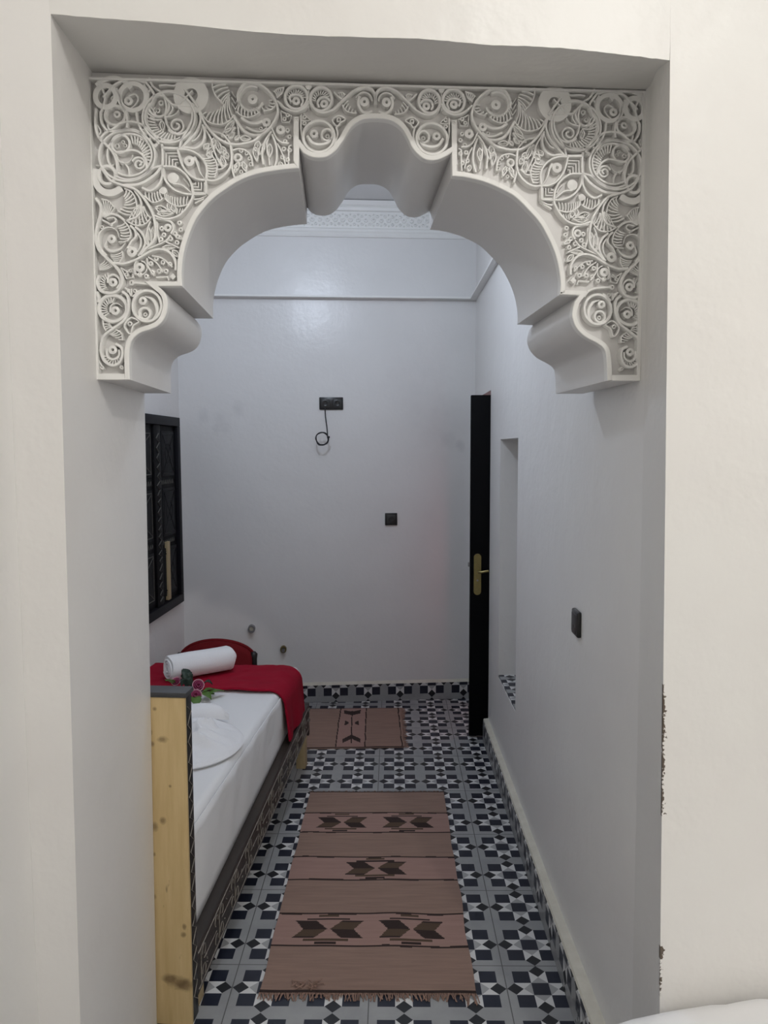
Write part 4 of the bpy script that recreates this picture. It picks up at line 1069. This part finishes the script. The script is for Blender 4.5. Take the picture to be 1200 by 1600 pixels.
# ------------------------------------------------------------------ rugs
def rug_mats(p):
    A = simple(p+'_plain_weave', (.33, .215, .170), .95, nscale=22, ncol=(.265, .173, .137), bscale=260, bstr=.6, stretch=(.25, 3, 1))
    B = simple(p+'_pink_weave', (.385, .238, .203), .95, nscale=22, ncol=(.335, .207, .175), bscale=260, bstr=.6, stretch=(.25, 3, 1))
    K = simple(p+'_dark_wool', (.030, .016, .013), .95, bscale=260, bstr=.6)
    Br = simple(p+'_brown_wool', (.085, .052, .032), .95, bscale=260, bstr=.6)
    return [A, B, K, Br]
def make_rug(name, corners, classify, nu, nv, label, thick=.006, wav=.0025, seed=0, fringe=True, mats=None):
    P = [hit(x, y, Z=thick) for x, y in corners]      # far-left, far-right, near-right, near-left
    c0 = sum(P, Vector())/4; c0.z = 0
    root = empty(name, c0); tag(root, label, 'rug')
    b1 = bmesh.new(); g = []
    def pos(u, v):
        p = (P[0]*(1-u)+P[1]*u)*(1-v) + (P[3]*(1-u)+P[2]*u)*v
        e = .006*noise.noise(Vector((u*3, v*7, seed)))
        p = p + Vector((e*(1 if abs(u-.5) > .2 else .5), .006*noise.noise(Vector((u*4, v*4, seed+9))), 0)) - c0
        p.z = thick + wav*(.5+.5*noise.noise(Vector((u*4, v*9, seed+3)))) 
        return p
    for i in range(nu+1): g.append([b1.verts.new(pos(i/nu, j/nv)) for j in range(nv+1)])
    for i in range(nu):
        for j in range(nv):
            f_ = b1.faces.new((g[i][j], g[i][j+1], g[i+1][j+1], g[i+1][j])); f_.material_index = classify((i+.5)/nu, (j+.5)/nv)
    per = [g[i][0] for i in range(nu+1)] + [g[nu][j] for j in range(1, nv+1)] + [g[i][nv] for i in range(nu-1, -1, -1)] + [g[0][j] for j in range(nv-1, 0, -1)]
    low = [b1.verts.new((v.co.x, v.co.y, .001)) for v in per]
    for k in range(len(per)): b1.faces.new((per[k], per[(k+1) % len(per)], low[(k+1) % len(per)], low[k]))
    done('woven_field', b1, mats, root, smooth=60)
    return root, pos
def bandmap(px_rows, corners, x=570):
    yn = hit(x, corners[3][1], Z=0).y; yf = hit(x, corners[0][1], Z=0).y
    return [(yf - hit(x, r, Z=0).y)/(yf-yn) for r in px_rows]
near = [(485, 1237), (693, 1237), (744, 1553), (405, 1551)]
L = bandmap([1270.3, 1300.7, 1339.3, 1374.8, 1427.4, 1478], near)
def motif(u, v, cu, v0, v1, hw):
    f_ = (v-v0)/(v1-v0); du = (u-cu)/hw
    if abs(du) > 1.05: return None
    for (fa, fb, w) in ((.05, .12, .3), (.15, .21, .62), (.79, .85, .62), (.88, .95, .3)):
        if fa < f_ < fb and abs(du + .03) < w: return 2 if fb < .5 and fa > .1 or fa > .86 else 3
    g = (f_-.5)/.27
    if abs(g) < 1:
        ad = abs(du)
        inner = .04 + .34*abs(g)                # pointed towards the middle
        outer = .72 + .28*abs(g)               # notched at the outside
        if inner < ad < outer:
            return 2 if (g > 0) == (du > 0) or (abs(g) > .8) else 3
    return None
def cls_near(u, v):
    wob = .0035*noise.noise(Vector((u*7, v*3, 4)))
    for l in L:
        if abs(v-l+wob) < .0038: return 2
    if v < .006 or v > .992: return 2
    rows = ((L[0], L[1], ((.27, .17), (.72, .175))), (L[2], L[3], ((.515, .185),)), (L[4], L[5], ((.28, .18), (.716, .175))))
    for v0, v1, ms in rows:
        if v0 < v < v1:
            for cu, hw in ms:
                q = motif(u, v, cu, v0, v1, hw)
                if q is not None: return q
            return 1
    return 0
rm = rug_mats('runner')
rg, pos = make_rug('rug', near, cls_near, 150, 330, 'long pinkish brown woven rug with fringed ends on the patterned floor beside the bed', seed=1, mats=rm)
M['fringe'] = simple('fringe_yarn', (.33, .21, .165), .95, nscale=60, ncol=(.26, .165, .13))
b1 = bmesh.new()
for k in range(150):
    u = k/149 + random.uniform(-.003, .003); p = pos(min(max(u, 0), 1), 1.0); Lf = random.uniform(.012, .032) + (.02 if u > .95 else 0)
    dx = random.uniform(-.012, .012); p.z = .006
    add_tube(b1, [p, p+Vector((dx*.4, -Lf*.5, .004*random.random())), p+Vector((dx, -Lf, -.004))], .0018, 4)
for k in range(26):
    u = random.uniform(.14, .28); p = pos(u, .985-random.random()*.02); p.z += .003
    add_tube(b1, [p, p+Vector((random.uniform(-.012, .012), random.uniform(-.015, .01), .004)), p+Vector((random.uniform(-.02, .02), random.uniform(-.02, .01), 0))], .0018, 4)
done('fringe', b1, M['fringe'], rg)
b1 = bmesh.new()
for k in range(90):
    u = k/89; p = pos(u, 0.0); p.z = .006; dx = random.uniform(-.01, .01); Lf = random.uniform(.004, .016)
    add_tube(b1, [p, p+Vector((dx, Lf, -.003))], .0019, 4)
done('fringe', b1, M['fringe'], rg)

far = [(462, 1107.5), (626.5, 1106), (631, 1167), (462, 1170)]
lc = (.535-.0)
def cls_far(u, v):
    x = (1-v)*(462+164.5*u) + v*(462+169*u)
    wob = 1.6*noise.noise(Vector((v*4, 0, 8)))
    for l in (533-9*v+wob, 572.5-2.5*v+wob*.5, 622+6*v+wob):
        if abs(x-l) < .9: return 2
    if v > .985 or v < .012: return 2
    a, b_ = 533-9*v, 572.5-2.5*v
    if a < x < b_:
        cxm = 550.5-1.5*v
        if abs(x-cxm) < .9 and .08 < v < .9: return 2
        d = abs(x-cxm)
        if abs(v-(.15-.0035*d)) < .05 and d < 13: return 2
        if abs(v-(.75+.007*d)) < .045 and d < 14: return 2
        if abs(v-.41) < .055*(1 if 4 < d else 0) and 5 < d < 11 and abs(v-.41) < .01+.008*(d-4): return 2
        return 1
    return 0
rm2 = rug_mats('mat')
rg2, pos2 = make_rug('rug', far, cls_far, 170, 110, 'small tan woven rug by the end wall, lying partly under the bed', seed=5, mats=rm2)
b1 = bmesh.new()
for k in range(70):
    v = k/69; p = pos2(1.0, v); p.z = .006; add_tube(b1, [p, p+Vector((random.uniform(.012, .03), random.uniform(-.01, .01), -.003))], .002, 4)
done('fringe', b1, M['fringe'], rg2)

# ------------------------------------------------------------------ second bed in the near room (its corner shows at the lower right)
sbp = fr(1.098, FRONT-.012); sb = empty('bed', sbp, ANG); tag(sb, 'white-sheeted bed whose corner shows at the lower right', 'bed')
def sfn(p):
    return p + Vector((0, 0, -.045*math.exp(-(p.x/.16)**1.3) + .012*noise.noise(Vector((p.x*6, p.y*5, 1))) + .004*noise.noise(Vector((p.x*20, p.y*17, 4)))))
b1 = bmesh.new(); rounded_slab(b1, 0, .95, -1.9, 0, .25, .545, .06, .03, 24, 40, sfn)
done('sheet', b1, M['sheet'], sb, smooth=60)
b1 = bmesh.new(); add_box(b1, .03, .92, -1.88, -.02, .08, .252, .01); done('bed_base', b1, M['brown_wood'], sb)
for x in (.05, .85):
    for y in (-1.85, -.08):
        b1 = bmesh.new(); add_box(b1, x, x+.05, y, y+.05, 0, .082, .004); done('leg', b1, M['brown_wood'], sb)

# ------------------------------------------------------------------ light
def point(name, loc, power, col, r):
    l = bpy.data.lights.new(name, 'POINT'); l.energy = power; l.color = col; l.shadow_soft_size = r
    o = bpy.data.objects.new(name, l); C.objects.link(o); o.location = loc; return o
point('near_room_lamp', (1.25, -.80, 3.65), 83, (1.0, .975, .935), .035)
point('near_room_fill', (2.6, -.2, 2.2), 17, (1.0, .95, .90), .25)  # added soft fill with no seen source, brightens the left jamb
point('corridor_lamp', (-.40, 3.45, 2.96), 24, (.76, .85, 1.0), .04)
point('side_room_lamp', (1.0, 4.86, 1.05), 2.2, (1.0, .22, .22), .06)
w = bpy.data.worlds.new('world'); bpy.context.scene.world = w; w.use_nodes = True
w.node_tree.nodes['Background'].inputs[0].default_value = (.8, .85, 1, 1); w.node_tree.nodes['Background'].inputs[1].default_value = .3
vs_ = bpy.context.scene.view_settings
bpy.context.scene.display_settings.display_device = 'sRGB'
vs_.view_transform = 'Standard'; vs_.look = 'None'; vs_.gamma = 1.0; vs_.exposure = 0.0; vs_.use_curve_mapping = False
